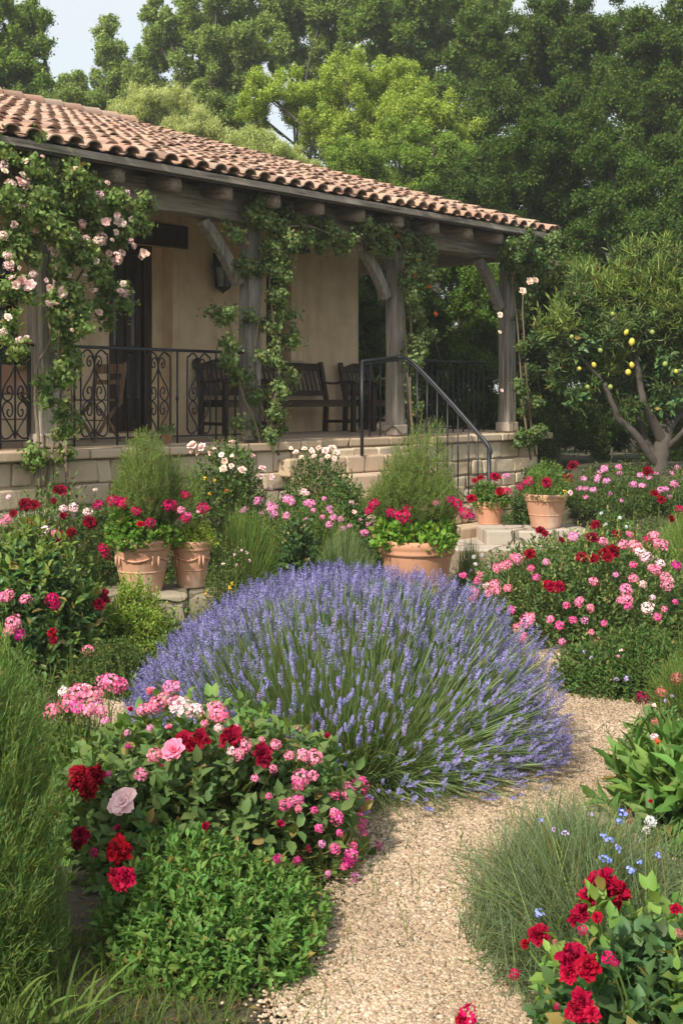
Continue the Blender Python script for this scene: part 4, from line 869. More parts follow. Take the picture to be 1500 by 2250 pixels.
# ---- lavender
def lavender():
    b = Bush(); b.c = np.array([-.01, 5.5, .0]); b.r = np.array([.94, 1.07, .83]); start_bush('lavender_bush', 'huge rounded lavender bush in full violet bloom in the middle of the gravel', 'lavender', b)
    n = 22000; d = dome(n, 0.0); L = lumps(d, .1, 4, 2) * rng.uniform(.35, .86, n); tip = b.c + d * b.r * L[:, None]
    base = b.c + d * b.r * (L * .6)[:, None] * [1, 1, .35]; acc = Acc()
    strips(acc, curve_pts(base, tip, np.array([0, 0, .05]) + rng.normal(0, .03, (n, 3)), 4), (.0042 * rng.uniform(.6, 1.3, n))[:, None] * np.array([1, 1, .8, .2]), rng.uniform(0, 1, n))
    acc.build('foliage', 'leaf_soft', b.e, b.c, (.15, .21, .11))
    n = 23000; d = dome(n, .0); front = np.clip(d @ unit(np.array([.05, -.93, .36])), 0, 1)
    pk = np.clip(1.1 - .97 * np.clip((front - .2) * 1.5, 0, 1) ** .62, .07, 1); pk *= np.where((np.abs(d[:, 0] - .16) < .14) & (d[:, 1] < -.6) & (d[:, 2] < .38) & (d[:, 2] > .08), .25, 1)
    keep = rng.uniform(0, 1, n) < pk; ds = d[keep]; fr = front[keep]; m = len(ds)
    L = lumps(ds, .07, 6, 9) * lumps(ds, .05, 2.2, 4) * rng.uniform(.78, 1.06, m) * (1 - .05 * fr); tip = b.c + ds * b.r * L[:, None]; tip[:, 2] = np.maximum(tip[:, 2], .04 + .08 * rng.uniform(size=m))
    base = b.c + ds * b.r * .5 * [1, 1, .3]; bend = np.array([0, 0, .04]) + ds * [.07, .07, 0] + rng.normal(0, .03, (m, 3))
    acc = Acc(); P = curve_pts(base, tip, bend, 6); strips(acc, P, (.0034 * rng.uniform(.8, 1.2, m))[:, None] * np.ones(6), rng.uniform(.3, 1, m))
    n2 = 26000; d2 = dome(n2, .0); L2 = lumps(d2, .05, 6, 9) * rng.uniform(.6, .97, n2); t2 = b.c + d2 * b.r * L2[:, None]; b2_ = b.c + d2 * b.r * .52 * [1, 1, .3]
    strips(acc, curve_pts(b2_, t2, np.array([0, 0, .04]) + d2 * [.06, .06, 0] + rng.normal(0, .035, (n2, 3)), 5), (.0036 * rng.uniform(.7, 1.2, n2))[:, None] * np.linspace(1, .4, 5), rng.uniform(.2, 1, n2))
    acc.build('stems', 'leaf_soft', b.e, b.c, (.2, .275, .155))
    A = unit(unit(P[:, -1] - P[:, -2]) + rng.normal(0, .16, (m, 3)) + [0, 0, .35])
    tmpl = []
    for s in range(3):
        a = Acc()
        for q, (zz, rr, k) in enumerate([(-.12, .13, 4), (.05, .17, 5), (.2, .18, 5), (.36, .18, 5), (.52, .16, 5), (.67, .14, 4), (.82, .11, 3), (.93, .06, 3)]):
            f = np.arange(k) * 2 * PI / k + q * .7 + rng.uniform(0, .5, k); U = unit(np.stack([np.cos(f), np.sin(f), rng.uniform(.2, .9, k)], 1)); Pz = np.stack([np.cos(f) * .02, np.sin(f) * .02, np.full(k, zz)], 1)
            a.add(inst(T_DIA, Pz, U, np.tile([0, 0, 1.], (k, 1)) + rng.normal(0, .3, (k, 3)), rr * rng.uniform(.75, 1.25, k), np.full(k, .11)), T_DIA[1], rng.uniform(0, 1, k))
        tmpl.append((np.concatenate(a.V), np.concatenate(list(a.F.values())[0]), np.concatenate(a.var)))
    size = .044 * rng.uniform(.5, 1.6, m); dist = np.linalg.norm(tip - [0, 0, EYE], axis=1); order = np.argsort(dist / size); rest = order[100:]
    def basis(Z):
        ref = unit(np.cross(Z, rand_dir(len(Z)))); return ref, np.cross(Z, ref)
    COLV = (.275, .25, .48)
    mes = [npmesh('flower_spike', t[0], [t[1]], 'lavender_petal', t[2]) for t in tmpl]
    for i in order[:100]:
        o = link('flower_spike', mes[i % 3], b.e, tuple(c * rng.uniform(.85, 1.15) for c in COLV), tip[i] - b.c); o.rotation_mode = 'QUATERNION'; o.rotation_quaternion = Vector(A[i]).to_track_quat('Z', 'Y'); o.scale = (size[i],) * 3
    acc = Acc(); X, Yb = basis(A)
    for s in range(3):
        id_ = rest[rest % 3 == s]; t = tmpl[s]; V = tip[id_][:, None] + size[id_][:, None, None] * (t[0][None, :, 0:1] * X[id_][:, None] + t[0][None, :, 1:2] * Yb[id_][:, None] + t[0][None, :, 2:3] * A[id_][:, None])
        acc.add(V, [t[1]], np.clip(t[2][None] * .5 + rng.uniform(0, .5, (len(id_), 1)), 0, 1))
    o = acc.build('flower_spikes', 'lavender_petal', b.e, b.c, COLV); o['kind'] = 'stuff'
lavender()

# ---- foreground left
b = ellip(95, 800, 1545, 4.3, .5); start_bush('rose_bush', 'large foreground rose bush with crimson, bright pink and one pale pink bloom', 'rose bush', b)
foliage(b, 1000, 5, .06, .6, 'leaf', (.1, .165, .065), shoot=.13, up=.6, amp=.2, seed=4, rlo=.45, ang=(80, 40))
foliage(b, 260, 6, .06, .6, 'leaf', (0.121, 0.203, 0.061), shoot=.17, up=.8, amp=.15, seed=5, rlo=.85, name='young_leaves', ang=(75, 35))
blooms(b, [(315, 1560, 30, 'P'), (345, 1550, 42, 'P'), (378, 1512, 44, 'P'), (330, 1555, 28, 'P'), (360, 1535, 34, 'P'), (400, 1556, 56, 'w'), (430, 1562, 40, 'w'), (385, 1545, 36, 'P'), (480, 1568, 44, 'P'), (470, 1555, 30, 'P'), (490, 1575, 30, 'H'),
    (340, 1660, 34, 'P'), (382, 1650, 54, 'K'), (310, 1703, 32, 'P'), (405, 1628, 44, 'C'), (425, 1638, 42, 'C'), (440, 1622, 42, 'C'), (456, 1628, 20, 'C'), (507, 1622, 56, 'C'), (577, 1660, 54, 'C'), (540, 1637, 34, 'P'), (525, 1657, 28, 'P'), (508, 1652, 22, 'w'), (605, 1637, 28, 'P'), (690, 1665, 40, 'P'), (665, 1660, 30, 'P'), (660, 1712, 42, 'P'), (655, 1725, 30, 'H'), (687, 1705, 26, 'P'),
    (625, 1770, 28, 'H'), (655, 1757, 28, 'H'), (640, 1762, 22, 'P'), (735, 1745, 26, 'H'), (765, 1745, 38, 'P'), (762, 1730, 28, 'P'), (790, 1725, 42, 'H'), (800, 1765, 34, 'H'), (740, 1797, 34, 'H'), (733, 1785, 20, 'P'), (792, 1808, 30, 'H'), (790, 1792, 20, 'H'), (655, 1777, 18, 'P'),
    (175, 1705, 54, 'C'), (212, 1702, 46, 'C'), (195, 1735, 50, 'C'), (165, 1720, 36, 'C'), (268, 1760, 64, 'L'), (178, 1835, 46, 'R', .2), (172, 1850, 34, 'C', .2), (262, 1868, 62, 'R', .35), (278, 1928, 52, 'R', .5), (252, 1922, 34, 'R', .5), (262, 1945, 30, 'R', .5), (207, 1873, 22, 'r', .3), (452, 1815, 20, 'C', .2),
    (610, 1887, 22, 'M', .3), (653, 1890, 20, 'M', .3), (735, 1865, 28, 'H'), (770, 1880, 34, 'H'), (762, 1895, 26, 'M'), (775, 1860, 22, 'H'), (832, 1858, 18, 'H'), (827, 1910, 20, 'M'), (808, 1895, 15, 'M'), (775, 1943, 30, 'p'), (785, 1968, 20, 'w'), (718, 1993, 14, 'p'), (707, 1855, 20, 'p'), (240, 1700, 16, 'M'), (282, 1640, 14, 'M')], push=.08)
extras(b, 16, 'uuvx')
blooms(b, [(600, 1690, 22, 'P'), (560, 1710, 18, 'P'), (635, 1660, 24, 'P'), (480, 1600, 20, 'w'), (450, 1590, 18, 'P'), (520, 1600, 18, 'P'), (330, 1600, 18, 'p'), (280, 1610, 16, 'p'), (690, 1780, 18, 'H'), (700, 1820, 20, 'H'), (745, 1830, 18, 'H'), (800, 1830, 18, 'H'), (780, 1925, 20, 'p'), (755, 1905, 18, 'H'), (815, 1875, 16, 'H'), (720, 1920, 16, 'p'), (590, 1750, 16, 'H'), (575, 1625, 16, 'P')], push=.1)
b2 = ellip(600, 838, 1790, 4.05, .26); b2.e = b.e; b2.stems = b.stems; foliage(b2, 330, 5, .055, .58, 'leaf', (.09, .16, .055), shoot=.13, up=.5, seed=6, rlo=.4, name='trailing_foliage')
finish(b, (.12, .12, .045))
b = ellip(185, 735, 1872, 3.62, .42); start_bush('herb_mound', 'bright green leafy herb mound at the front left beside the path', 'herb', b)
foliage(b, 1500, 9, .036, .42, 'leaf', (0.101, 0.203, 0.054), shoot=.13, up=.75, amp=.13, seed=8, rlo=.5, ang=(80, 35), T=T_OVAL)
finish(b, (.1, .17, .05))
b = ellip(-330, 165, 1400, 3.35, .4); b.r[2] *= 1.02; start_bush('feathery_shrub', 'tall feathery green needle-leaved shrub at the left foreground edge', 'shrub', b)
foliage(b, 5200, 20, .03, .1, 'leaf_soft', (.12, .2, .07), T=T_NEED, ang=(50, 22), shoot=.2, up=1.5, amp=.1, rlo=.35, seed=9, lo=0.)
fan(b, 500, 44, .034, .0034, 'leaf_soft', (0.176, 0.277, 0.061), start=.12, amp=.1, lo=-.02, rlo=.55, upk=0., base_r=.5, ang=(42, 18), stemw=.004)
finish(b, (.12, .17, .05))
b = ellip(40, 300, 1545, 4.75, .3); start_bush('phlox', 'airy pink-headed plant between the feathery shrub and the lavender', 'phlox', b)
blades(b, 1500, .005, (.13, .2, .06), base_r=.8, rlo=.4, lo=.05); foliage(b, 500, 6, .036, .4, 'leaf_soft', (.1, .17, .05), shoot=.15, up=.8, seed=57, rlo=.4)
blooms(b, [(175, 1525, 50, 'P'), (150, 1545, 44, 'P'), (205, 1530, 48, 'P'), (245, 1500, 48, 'P'), (265, 1505, 36, 'H'), (225, 1500, 32, 'P'), (115, 1565, 44, 'P'), (195, 1560, 34, 'P'), (170, 1555, 36, 'H'), (222, 1565, 30, 'P'), (140, 1520, 26, 'w'), (215, 1548, 22, 'V'), (232, 1585, 20, 'p'), (255, 1520, 16, 'p'), (190, 1512, 22, 'w')], push=.03); finish(b)
# ---- left middle and back
b = ellip(-90, 235, 1165, 7.3, .55); start_bush('rose_bush', 'dark-leaved flowering bush at the left edge with round pink and crimson blooms', 'rose bush', b)
foliage(b, 1300, 5, .07, .5, 'leaf_gloss', (0.061, 0.121, 0.041), shoot=.17, up=.6, seed=14, rlo=.5, ang=(78, 40))
foliage(b, 200, 5, .07, .5, 'leaf', (0.162, 0.230, 0.061), shoot=.17, up=.6, seed=15, rlo=.85, name='young_leaves', stems=False)
blooms(b, [(20, 1308, 30, 'P'), (57, 1317, 28, 'P'), (115, 1318, 34, 'r'), (122, 1328, 26, 'r'), (225, 1305, 28, 'R'), (218, 1328, 30, 'R'), (232, 1318, 22, 'R'), (30, 1370, 40, 'P'), (22, 1385, 30, 'P'), (45, 1395, 28, 'M'), (115, 1390, 24, 'R'), (118, 1405, 20, 'R'), (193, 1430, 30, 'P'), (8, 1312, 26, 'P')])
finish(b)
b = ellip(-60, 250, 1068, 9.1, .5); start_bush('flower_bed', 'airy flowering plants with crimson and pink heads below the stone base at far left', 'flowers', b)
blades(b, 1600, .008, (0.135, 0.189, 0.068), base_r=.8, rlo=.4, lo=.1); foliage(b, 900, 5, .05, .42, 'leaf', (0.101, 0.162, 0.054), shoot=.2, up=.7, seed=16, rlo=.35)
blooms(b, [(135, 1077, 30, 'C'), (125, 1076, 20, 'C'), (57, 1108, 32, 'C'), (75, 1110, 30, 'C'), (15, 1143, 28, 'P'), (30, 1128, 20, 'C'), (60, 1150, 26, 'C'), (48, 1173, 26, 'p'), (100, 1167, 26, 'w'), (127, 1178, 30, 'C'), (120, 1172, 18, 'P'), (157, 1170, 24, 'C'), (140, 1118, 18, 'w'), (162, 1117, 24, 'w'), (192, 1127, 24, 'w'), (118, 1100, 14, 'C'), (198, 1148, 34, 'C'), (72, 1192, 24, 'C'), (108, 1198, 18, 'p'), (68, 1206, 12, 'p'), (140, 1133, 18, 'C'), (228, 1205, 28, 'r'), (233, 1218, 26, 'r'), (97, 1148, 10, 'Y'), (20, 1092, 14, 'w'), (210, 1077, 12, 'w'), (90, 1218, 10, 'p'), (145, 1245, 10, 'p')], push=.05)
finish(b)
b = ellip(195, 395, 1275, 7.7, .3); start_bush('herb_mound', 'yellow-green herb bush in front of the mossy stone ledge', 'herb', b)
foliage(b, 900, 8, .03, .45, 'leaf_soft', (0.216, 0.311, 0.068), shoot=.14, up=.8, seed=18, rlo=.4, ang=(75, 35)); fan(b, 160, 8, .03, .012, 'leaf_soft', (0.270, 0.365, 0.081), start=.6, seed=19, name='sprigs')
finish(b, (.15, .2, .06))
b = ellip(170, 345, 1402, 6.75, .25); start_bush('box_hedge', 'low dark green clipped shrub left of the lavender', 'shrub', b); foliage(b, 900, 7, .02, .5, 'leaf', (0.068, 0.115, 0.034), shoot=.08, up=.5, seed=20, rlo=.5); finish(b)

# ---- pots and their plants
def potgroup(px, yr, yb, wpx, Y, zb, label, **k):
    c = at(px, yb, Y); c[2] = zb; rad = wpx / 2 / F * Y; H = (EYE - (yr - HY) / F * Y) - zb; return pot('terracotta_pot', label, c, rad, H, **k), c, rad, H
def potplant(name, label, cat, c, rad, H, spread, top, group=None):
    b = Bush(); b.c = np.array([c[0], c[1], c[2] + H * .9]); b.r = np.array([rad * spread, rad * spread, top]); return start_bush(name, label, cat, b, group)
def shrub_in(c, rad, H, label, px0, px1, ytop, dens=1.):
    b = Bush(); Y = c[1] + .05; b.c = np.array([((px0 + px1) / 2 - 750) / F * Y, Y + .08, c[2] + H * .9]); b.r = np.array([(px1 - px0) / 2 / F * Y * .98, (px1 - px0) / 2 / F * Y * .95, EYE - (ytop - HY) / F * Y - b.c[2]])
    start_bush('needle_shrub', label, 'shrub', b, 'needle-leaved shrubs in pots')
    foliage(b, int(3000 * dens), 16, .034, .12, 'leaf_soft', (.155, .225, .075), T=T_NEED, ang=(55, 25), shoot=.17, up=.9, amp=.22, freq=6, rlo=.3, seed=int(px0), lo=.34, top=.75)
    fan(b, int(200 * dens), 30, .03, .0042, 'leaf_soft', (0.189, 0.290, 0.074), start=.3, amp=.22, freq=6, lo=.2, base_r=.2, rlo=.6, upk=.1, sag=.2, seed=int(px0)); finish(b, (.13, .12, .06)); return b
p1 = potgroup(312, 1181, 1284, 136, 8.95, .2, 'garlanded terracotta pot, the larger of the pair on the mossy ledge', mat='terracotta_aged', garland=True)
p2 = potgroup(421, 1186, 1275, 92, 9.15, .195, 'smaller terracotta pot on the ledge with worn garland and yellow-green herbs', mat='terracotta_aged', garland=True)
p3 = potgroup(915, 1183, 1285, 176, 9.2, .02, 'big smooth terracotta pot just behind the lavender bush')
p4 = potgroup(1075, 1100, 1172, 66, 12.9, .14, 'small terracotta pot behind the newel of the stair handrail')
p5 = potgroup(1198, 1084, 1153, 98, 12.5, .29, 'cracked terracotta pot on the stone kerb at right, left of the lemon tree', mat='terracotta_aged')
shrub_in(p1[1], p1[2], p1[3], 'needle-leaved green shrub rising from the left garlanded pot below the railing', 232, 408, 962)
shrub_in(p3[1], p3[2], p3[3], 'needle-leaved green shrub rising from the big pot in front of the stone steps', 818, 1000, 962, 1.15)
b = potplant('geranium', 'cerise geranium in the larger garlanded pot at left', 'geranium', *p1[1:], 1.18, .26); foliage(b, 420, 6, .045, .85, 'leaf', (0.115, 0.223, 0.041), shoot=.1, up=.4, seed=21, rlo=.5)
blooms(b, [(217, 1110, 27, 'r', .16), (248, 1102, 29, 'r', .16), (270, 1107, 34, 'r', .16), (262, 1100, 25, 'r', .16), (300, 1124, 25, 'r', .16), (332, 1102, 20, 'M', .16), (372, 1112, 34, 'r', .16), (362, 1108, 20, 'M', .16), (330, 1150, 27, 'r', .16), (310, 1152, 18, 'R', .16), (398, 1122, 22, 'P', .16), (408, 1140, 29, 'r', .16), (413, 1133, 18, 'H', .16)]); finish(b)
b = potplant('herb_plant', 'yellow-green herb spilling over the smaller pot on the ledge', 'herb', *p2[1:], 1.25, .2); foliage(b, 420, 7, .022, .55, 'leaf_soft', (0.270, 0.351, 0.068), shoot=.1, up=.4, seed=22, rlo=.5)
blooms(b, [(408, 1090, 22, 'r', .16), (403, 1084, 16, 'r', .16), (447, 1118, 29, 'r', .16), (438, 1124, 13, 'w', .16)], stem=True); finish(b)
b = potplant('geranium', 'cerise geranium with bright lobed leaves in the big pot behind the lavender', 'geranium', *p3[1:], 1.12, .27); foliage(b, 520, 6, .05, .9, 'leaf', (0.135, 0.270, 0.041), shoot=.12, up=.3, seed=23, rlo=.45, lo=.05)
blooms(b, [(822, 1108, 29, 'r', .16), (810, 1123, 22, 'r', .16), (861, 1126, 29, 'r', .16), (894, 1118, 25, 'r', .16), (885, 1137, 40, 'r', .16), (958, 1105, 20, 'P', .16), (942, 1118, 22, 'V', .16), (932, 1116, 18, 'p', .16), (990, 1100, 27, 'r', .16), (1003, 1108, 27, 'r', .16), (983, 1095, 16, 'H', .16), (1020, 1128, 31, 'r', .16), (1035, 1135, 20, 'r', .16), (1035, 1095, 25, 'R', .16)]); finish(b)
b = potplant('geranium', 'cerise geranium in the small pot behind the newel', 'geranium', *p4[1:], 1.35, .24); foliage(b, 260, 6, .04, .6, 'leaf', (0.101, 0.189, 0.047), shoot=.1, up=.5, seed=24)
blooms(b, [(1055, 1050, 18, 'R', .16), (1042, 1056, 13, 'R', .16), (1087, 1048, 25, 'R', .16), (1112, 1047, 18, 'p', .16), (1097, 1080, 22, 'R', .16), (1114, 1078, 18, 'r', .16)]); finish(b)
b = potplant('geranium', 'red geranium among grassy shoots in the cracked pot on the kerb', 'geranium', *p5[1:], 1.1, .4); blades(b, 500, .006, (0.135, 0.230, 0.054), base_r=.7, rlo=.4); foliage(b, 260, 6, .04, .4, 'leaf', (0.115, 0.203, 0.054), shoot=.1, up=.6, seed=25)
blooms(b, [(1160, 1058, 25, 'r', .16), (1143, 1070, 20, 'r', .16), (1200, 1060, 25, 'R', .16), (1252, 1083, 13, 'S', .16), (1240, 1080, 9, 'Y', .16)]); finish(b)
ps = empty('terracotta_pot', hpx(367, 968, DP - .2) * [1, 1, 0] + [0, 0, FLOOR], 'tiny flowerpot standing on the porch edge in front of the door', 'flowerpot', 'terracotta flowerpots'); m = MB(); m.lathe([(.035, 0), (.05, .085), (.058, .088), (.058, .11), (.048, .11), (.046, .09), (.001, .09)], n=24); m.build('body', 'terracotta_aged', ps, True)
b = Bush(); b.c = np.array(ps.location) + [0, 0, .1]; b.r = np.array([.11, .11, .1]); start_bush('succulent', 'small green succulent in the tiny pot on the porch edge', 'succulent', b); foliage(b, 40, 6, .035, .4, 'leaf', (0.176, 0.270, 0.108), shoot=.04, seed=26); finish(b)
b = Bush(); b.c = np.array(tr.location) + [0, 0, .2]; b.r = np.array([.26, .2, .3]); start_bush('trough_plant', 'green bedding plant growing in the trough planter on the folding table', 'plant', b); foliage(b, 200, 6, .045, .5, 'leaf', (0.115, 0.216, 0.054), shoot=.12, seed=27); finish(b)

# ---- shrubs along the porch base
b = ellip(395, 612, 985, 10.7, .45); start_bush('rose_bush', 'pale cream-pink rose bush against the porch base, right of the left potted shrub', 'rose bush', b)
foliage(b, 1400, 5, .05, .45, 'leaf', (0.088, 0.149, 0.047), shoot=.18, up=.6, seed=31, rlo=.5)
blooms(b, [(423, 979, 24, 'S'), (421, 991, 12, 'S'), (443, 982, 22, 'S'), (467, 993, 24, 'S'), (487, 1000, 14, 'S'), (494, 1014, 17, 'S'), (491, 1030, 20, 'c'), (509, 1024, 15, 'c'), (532, 1032, 20, 'c'), (554, 1001, 16, 'S'), (509, 973, 16, 'S'), (571, 1046, 19, 'S'), (577, 1029, 19, 'S'), (597, 1048, 14, 'S'), (593, 1073, 15, 'w'), (435, 998, 10, 'S'), (510, 1002, 10, 'c'), (450, 1050, 8, 'Y'), (472, 1056, 8, 'Y'), (497, 1078, 8, 'O'), (442, 1076, 8, 'O'), (460, 1086, 8, 'Y')]); finish(b)
b = ellip(560, 835, 985, 10.8, .42); start_bush('rose_bush', 'dense dark green rose bush with small cream blooms along its top, left of the steps', 'rose bush', b)
foliage(b, 1600, 6, .035, .55, 'leaf', (0.068, 0.121, 0.041), shoot=.15, up=.6, seed=32, rlo=.5)
blooms(b, [(650, 994, 14, 'c'), (668, 986, 13, 'c'), (685, 991, 16, 'S'), (700, 984, 14, 'c'), (715, 990, 18, 'c'), (730, 986, 20, 'c'), (740, 996, 16, 'c'), (690, 1002, 12, 'S'), (720, 1004, 14, 'c'), (662, 1004, 10, 'c'), (735, 1008, 13, 'S'), (640, 985, 10, 'c')], face=.4); finish(b)
b = ellip(520, 835, 1075, 10.0, .5); start_bush('phlox', 'pink phlox in loose heads behind the pale green tufts, left of the big pot', 'phlox', b)
foliage(b, 1300, 6, .035, .35, 'leaf_soft', (0.121, 0.203, 0.061), shoot=.2, up=.8, seed=33, rlo=.45, ang=(60, 25))
blooms(b, [(568, 1101, 23, 'p'), (599, 1117, 24, 'p'), (592, 1108, 16, 'p'), (604, 1130, 18, 'p'), (629, 1134, 18, 'p'), (539, 1120, 18, 'p'), (531, 1124, 12, 'p'), (574, 1127, 12, 'V'), (633, 1098, 24, 'p'), (642, 1104, 16, 'p'), (668, 1081, 18, 'w'), (675, 1085, 12, 'w'), (683, 1107, 22, 'p'), (672, 1106, 14, 'p'), (688, 1122, 13, 'p'), (673, 1142, 11, 'p'), (673, 1152, 10, 'V'), (712, 1096, 12, 'p'), (723, 1118, 16, 'p'), (727, 1126, 10, 'p'), (708, 1137, 14, 'p'), (723, 1153, 18, 'p'), (733, 1138, 18, 'p'), (748, 1141, 16, 'p'), (753, 1163, 17, 'p'), (768, 1156, 12, 'p'), (802, 1172, 18, 'p'), (795, 1170, 12, 'p'), (792, 1142, 8, 'p'), (808, 1152, 12, 'V'), (772, 1105, 14, 'w'), (778, 1125, 11, 'S')], push=.08); finish(b)
b = ellip(452, 628, 1115, 9.6, .32); start_bush('grassy_tuft', 'rounded bright green grassy tuft right of the smaller garlanded pot', 'grass tuft', b); blades(b, 4200, .0055, (0.135, 0.216, 0.061), base_r=.5, rlo=.6, s=5); finish(b)
b = ellip(675, 845, 1160, 9.4, .3); start_bush('grassy_tuft', 'grey-green grassy tuft between the dark leaves and the big pot', 'grass tuft', b); blades(b, 3600, .0055, (0.176, 0.250, 0.135), base_r=.5, rlo=.6); finish(b)
b = ellip(610, 705, 1140, 9.0, .25); start_bush('leafy_shrub', 'dark leafy plant between the two grassy tufts', 'plant', b); foliage(b, 420, 6, .05, .6, 'leaf_gloss', (0.054, 0.101, 0.041), shoot=.15, up=.5, seed=36); finish(b)
b = ellip(435, 575, 1205, 8.0, .3); start_bush('ground_shrub', 'small speckled shrub with tiny pale flowers behind the left side of the lavender', 'shrub', b); foliage(b, 900, 7, .022, .5, 'leaf', (0.095, 0.135, 0.047), shoot=.12, up=.6, seed=37, rlo=.4)
blooms(b, [(530, 1210, 8, 'f'), (543, 1214, 8, 'f'), (515, 1218, 7, 'f'), (490, 1240, 7, 'f'), (520, 1240, 6, 'f'), (548, 1232, 7, 'f'), (510, 1282, 9, 'Y'), (506, 1292, 9, 'Y'), (452, 1306, 8, 'Y'), (455, 1298, 7, 'Y')]); finish(b)

# ---- right side
b = ellip(1000, 1560, 1165, 8.4, .95); start_bush('rose_bush', 'broad mound of bright pink and crimson flowers right of the lavender', 'rose bush', b)
foliage(b, 3600, 6, .036, .5, 'leaf', (0.088, 0.149, 0.054), shoot=.16, up=.6, amp=.14, seed=41, rlo=.55)
foliage(b, 420, 6, .03, .4, 'leaf_soft', (0.270, 0.297, 0.121), shoot=.14, up=.8, amp=.14, seed=42, rlo=.9, name='pale_sprigs', stems=False)
PM = [(1187, 1168, 28, 'C'), (1197, 1172, 18, 'C'), (1163, 1217, 28, 'C'), (1307, 1154, 26, 'C'), (1301, 1183, 34, 'C'), (1276, 1224, 30, 'C'), (1303, 1227, 26, 'C'), (1328, 1216, 30, 'C'), (1344, 1211, 34, 'C'), (1335, 1225, 26, 'C'), (1353, 1172, 22, 'C'), (1211, 1288, 28, 'R'), (1226, 1290, 30, 'R'), (1200, 1286, 22, 'R'), (1232, 1186, 14, 'C'), (1421, 1187, 24, 'r'), (1415, 1185, 16, 'M'), (1474, 1139, 16, 'C'),
    (1258, 1180, 28, 'p'), (1324, 1191, 24, 'P'), (1368, 1198, 28, 'P'), (1394, 1201, 30, 'P'), (1434, 1178, 28, 'P'), (1452, 1198, 34, 'P'), (1443, 1194, 26, 'P'), (1383, 1175, 20, 'H'), (1405, 1214, 28, 'w'), (1419, 1225, 30, 'w'), (1137, 1229, 26, 'P'), (1128, 1224, 20, 'P'), (1104, 1246, 26, 'P'), (1092, 1250, 22, 'P'), (1115, 1240, 22, 'P'), (1088, 1242, 14, 'P'), (1166, 1249, 18, 'H'), (1199, 1235, 16, 'p'), (1177, 1270, 22, 'H'), (1054, 1264, 20, 'P'), (1049, 1277, 20, 'H'), (1017, 1265, 18, 'H'), (1043, 1301, 26, 'P'), (1037, 1317, 22, 'H'), (1075, 1302, 26, 'P'), (1091, 1296, 22, 'P'), (1086, 1284, 24, 'P'), (1068, 1288, 18, 'w'), (1115, 1293, 22, 'P'), (1123, 1340, 20, 'H'), (1095, 1341, 12, 'H'), (1157, 1365, 34, 'P'), (1165, 1358, 24, 'P'), (1137, 1381, 24, 'P'), (1150, 1407, 24, 'P'), (1148, 1398, 20, 'P'), (1208, 1361, 20, 'P'), (1228, 1375, 22, 'H'), (1243, 1330, 18, 'H'), (1271, 1324, 22, 'P'), (1274, 1318, 16, 'P'), (1296, 1336, 20, 'P'), (1258, 1363, 20, 'H'), (1284, 1363, 18, 'V'), (1234, 1411, 18, 'p'), (1313, 1409, 18, 'H'), (1298, 1390, 15, 'P'), (1326, 1370, 16, 'H'), (1303, 1278, 22, 'P'), (1374, 1297, 32, 'P'), (1375, 1317, 32, 'P'), (1364, 1320, 22, 'P'), (1379, 1332, 20, 'H'), (1390, 1271, 22, 'P'), (1411, 1284, 18, 'w'), (1440, 1253, 26, 'P'), (1430, 1248, 20, 'P'), (1449, 1238, 22, 'w'), (1460, 1270, 28, 'P'), (1465, 1288, 28, 'P'), (1470, 1275, 20, 'w'), (1421, 1337, 30, 'w'), (1443, 1356, 20, 'H'), (1458, 1339, 16, 'P'), (1484, 1244, 26, 'M'), (1482, 1323, 14, 'H'), (1491, 1119, 22, 'r'), (1390, 1242, 18, 'H'), (1352, 1263, 14, 'p'), (1432, 1313, 14, 'w')]
blooms(b, PM, push=.06); finish(b, (.12, .15, .06))
b = ellip(1205, 1560, 1395, 6.75, .45); start_bush('mint_mound', 'dark green leafy mound below the pink flowers at the right edge of the path', 'plant', b); foliage(b, 2200, 7, .026, .55, 'leaf', (0.074, 0.135, 0.041), shoot=.11, up=.6, seed=45, rlo=.5)
blooms(b, [(1298, 1446, 8, 'l'), (1282, 1432, 8, 'l'), (1357, 1442, 8, 'p'), (1376, 1491, 12, 'l'), (1353, 1492, 10, 'l'), (1364, 1428, 8, 'f')]); finish(b)
b = ellip(1400, 1620, 1440, 6.2, .35); start_bush('grassy_tuft', 'green grassy tuft at the right edge behind the globe flowers', 'grass tuft', b); blades(b, 2200, .006, (0.121, 0.189, 0.054), base_r=.6, rlo=.5); finish(b)
b = ellip(1375, 1520, 1560, 5.4, .25); start_bush('globe_allium', 'burgundy and dusty pink globe flowers on thin stems at the right edge', 'allium', b); blades(b, 900, .006, (0.115, 0.176, 0.061), base_r=.7, rlo=.4); foliage(b, 160, 5, .05, .5, 'leaf', (0.108, 0.189, 0.068), shoot=.14, seed=46)
blooms(b, [(1410, 1533, 32, 'G'), (1452, 1521, 26, 'D'), (1485, 1490, 28, 'D'), (1440, 1588, 26, 'D'), (1436, 1550, 10, 'S'), (1460, 1540, 8, 'l'), (1475, 1530, 8, 'l')], push=.02); finish(b)
b = ellip(1335, 1640, 1600, 4.55, .36); start_bush('broadleaf_plant', 'broad-leaved bright green plant leaning over the path at the right edge', 'plant', b); foliage(b, 170, 7, .14, .28, 'leaf', (0.115, 0.216, 0.061), T=T_OVAL, shoot=.22, up=.9, seed=47, rlo=.45, ang=(75, 25), amp=.2)
blooms(b, [(1427, 1804, 26, 'W'), (1435, 1808, 18, 'W'), (1419, 1824, 20, 'W'), (1408, 1848, 18, 'l'), (1386, 1804, 18, 'r'), (1380, 1785, 14, 'R'), (1428, 1760, 10, 'R'), (1437, 1620, 20, 'w'), (1445, 1628, 16, 'O')], push=.05); finish(b, (.13, .19, .06))
b = ellip(965, 1620, 1790, 3.6, .68); start_bush('flowering_grass', 'fine grey-green grass tuft with scattered small blue flowers beside the path', 'grass tuft', b)
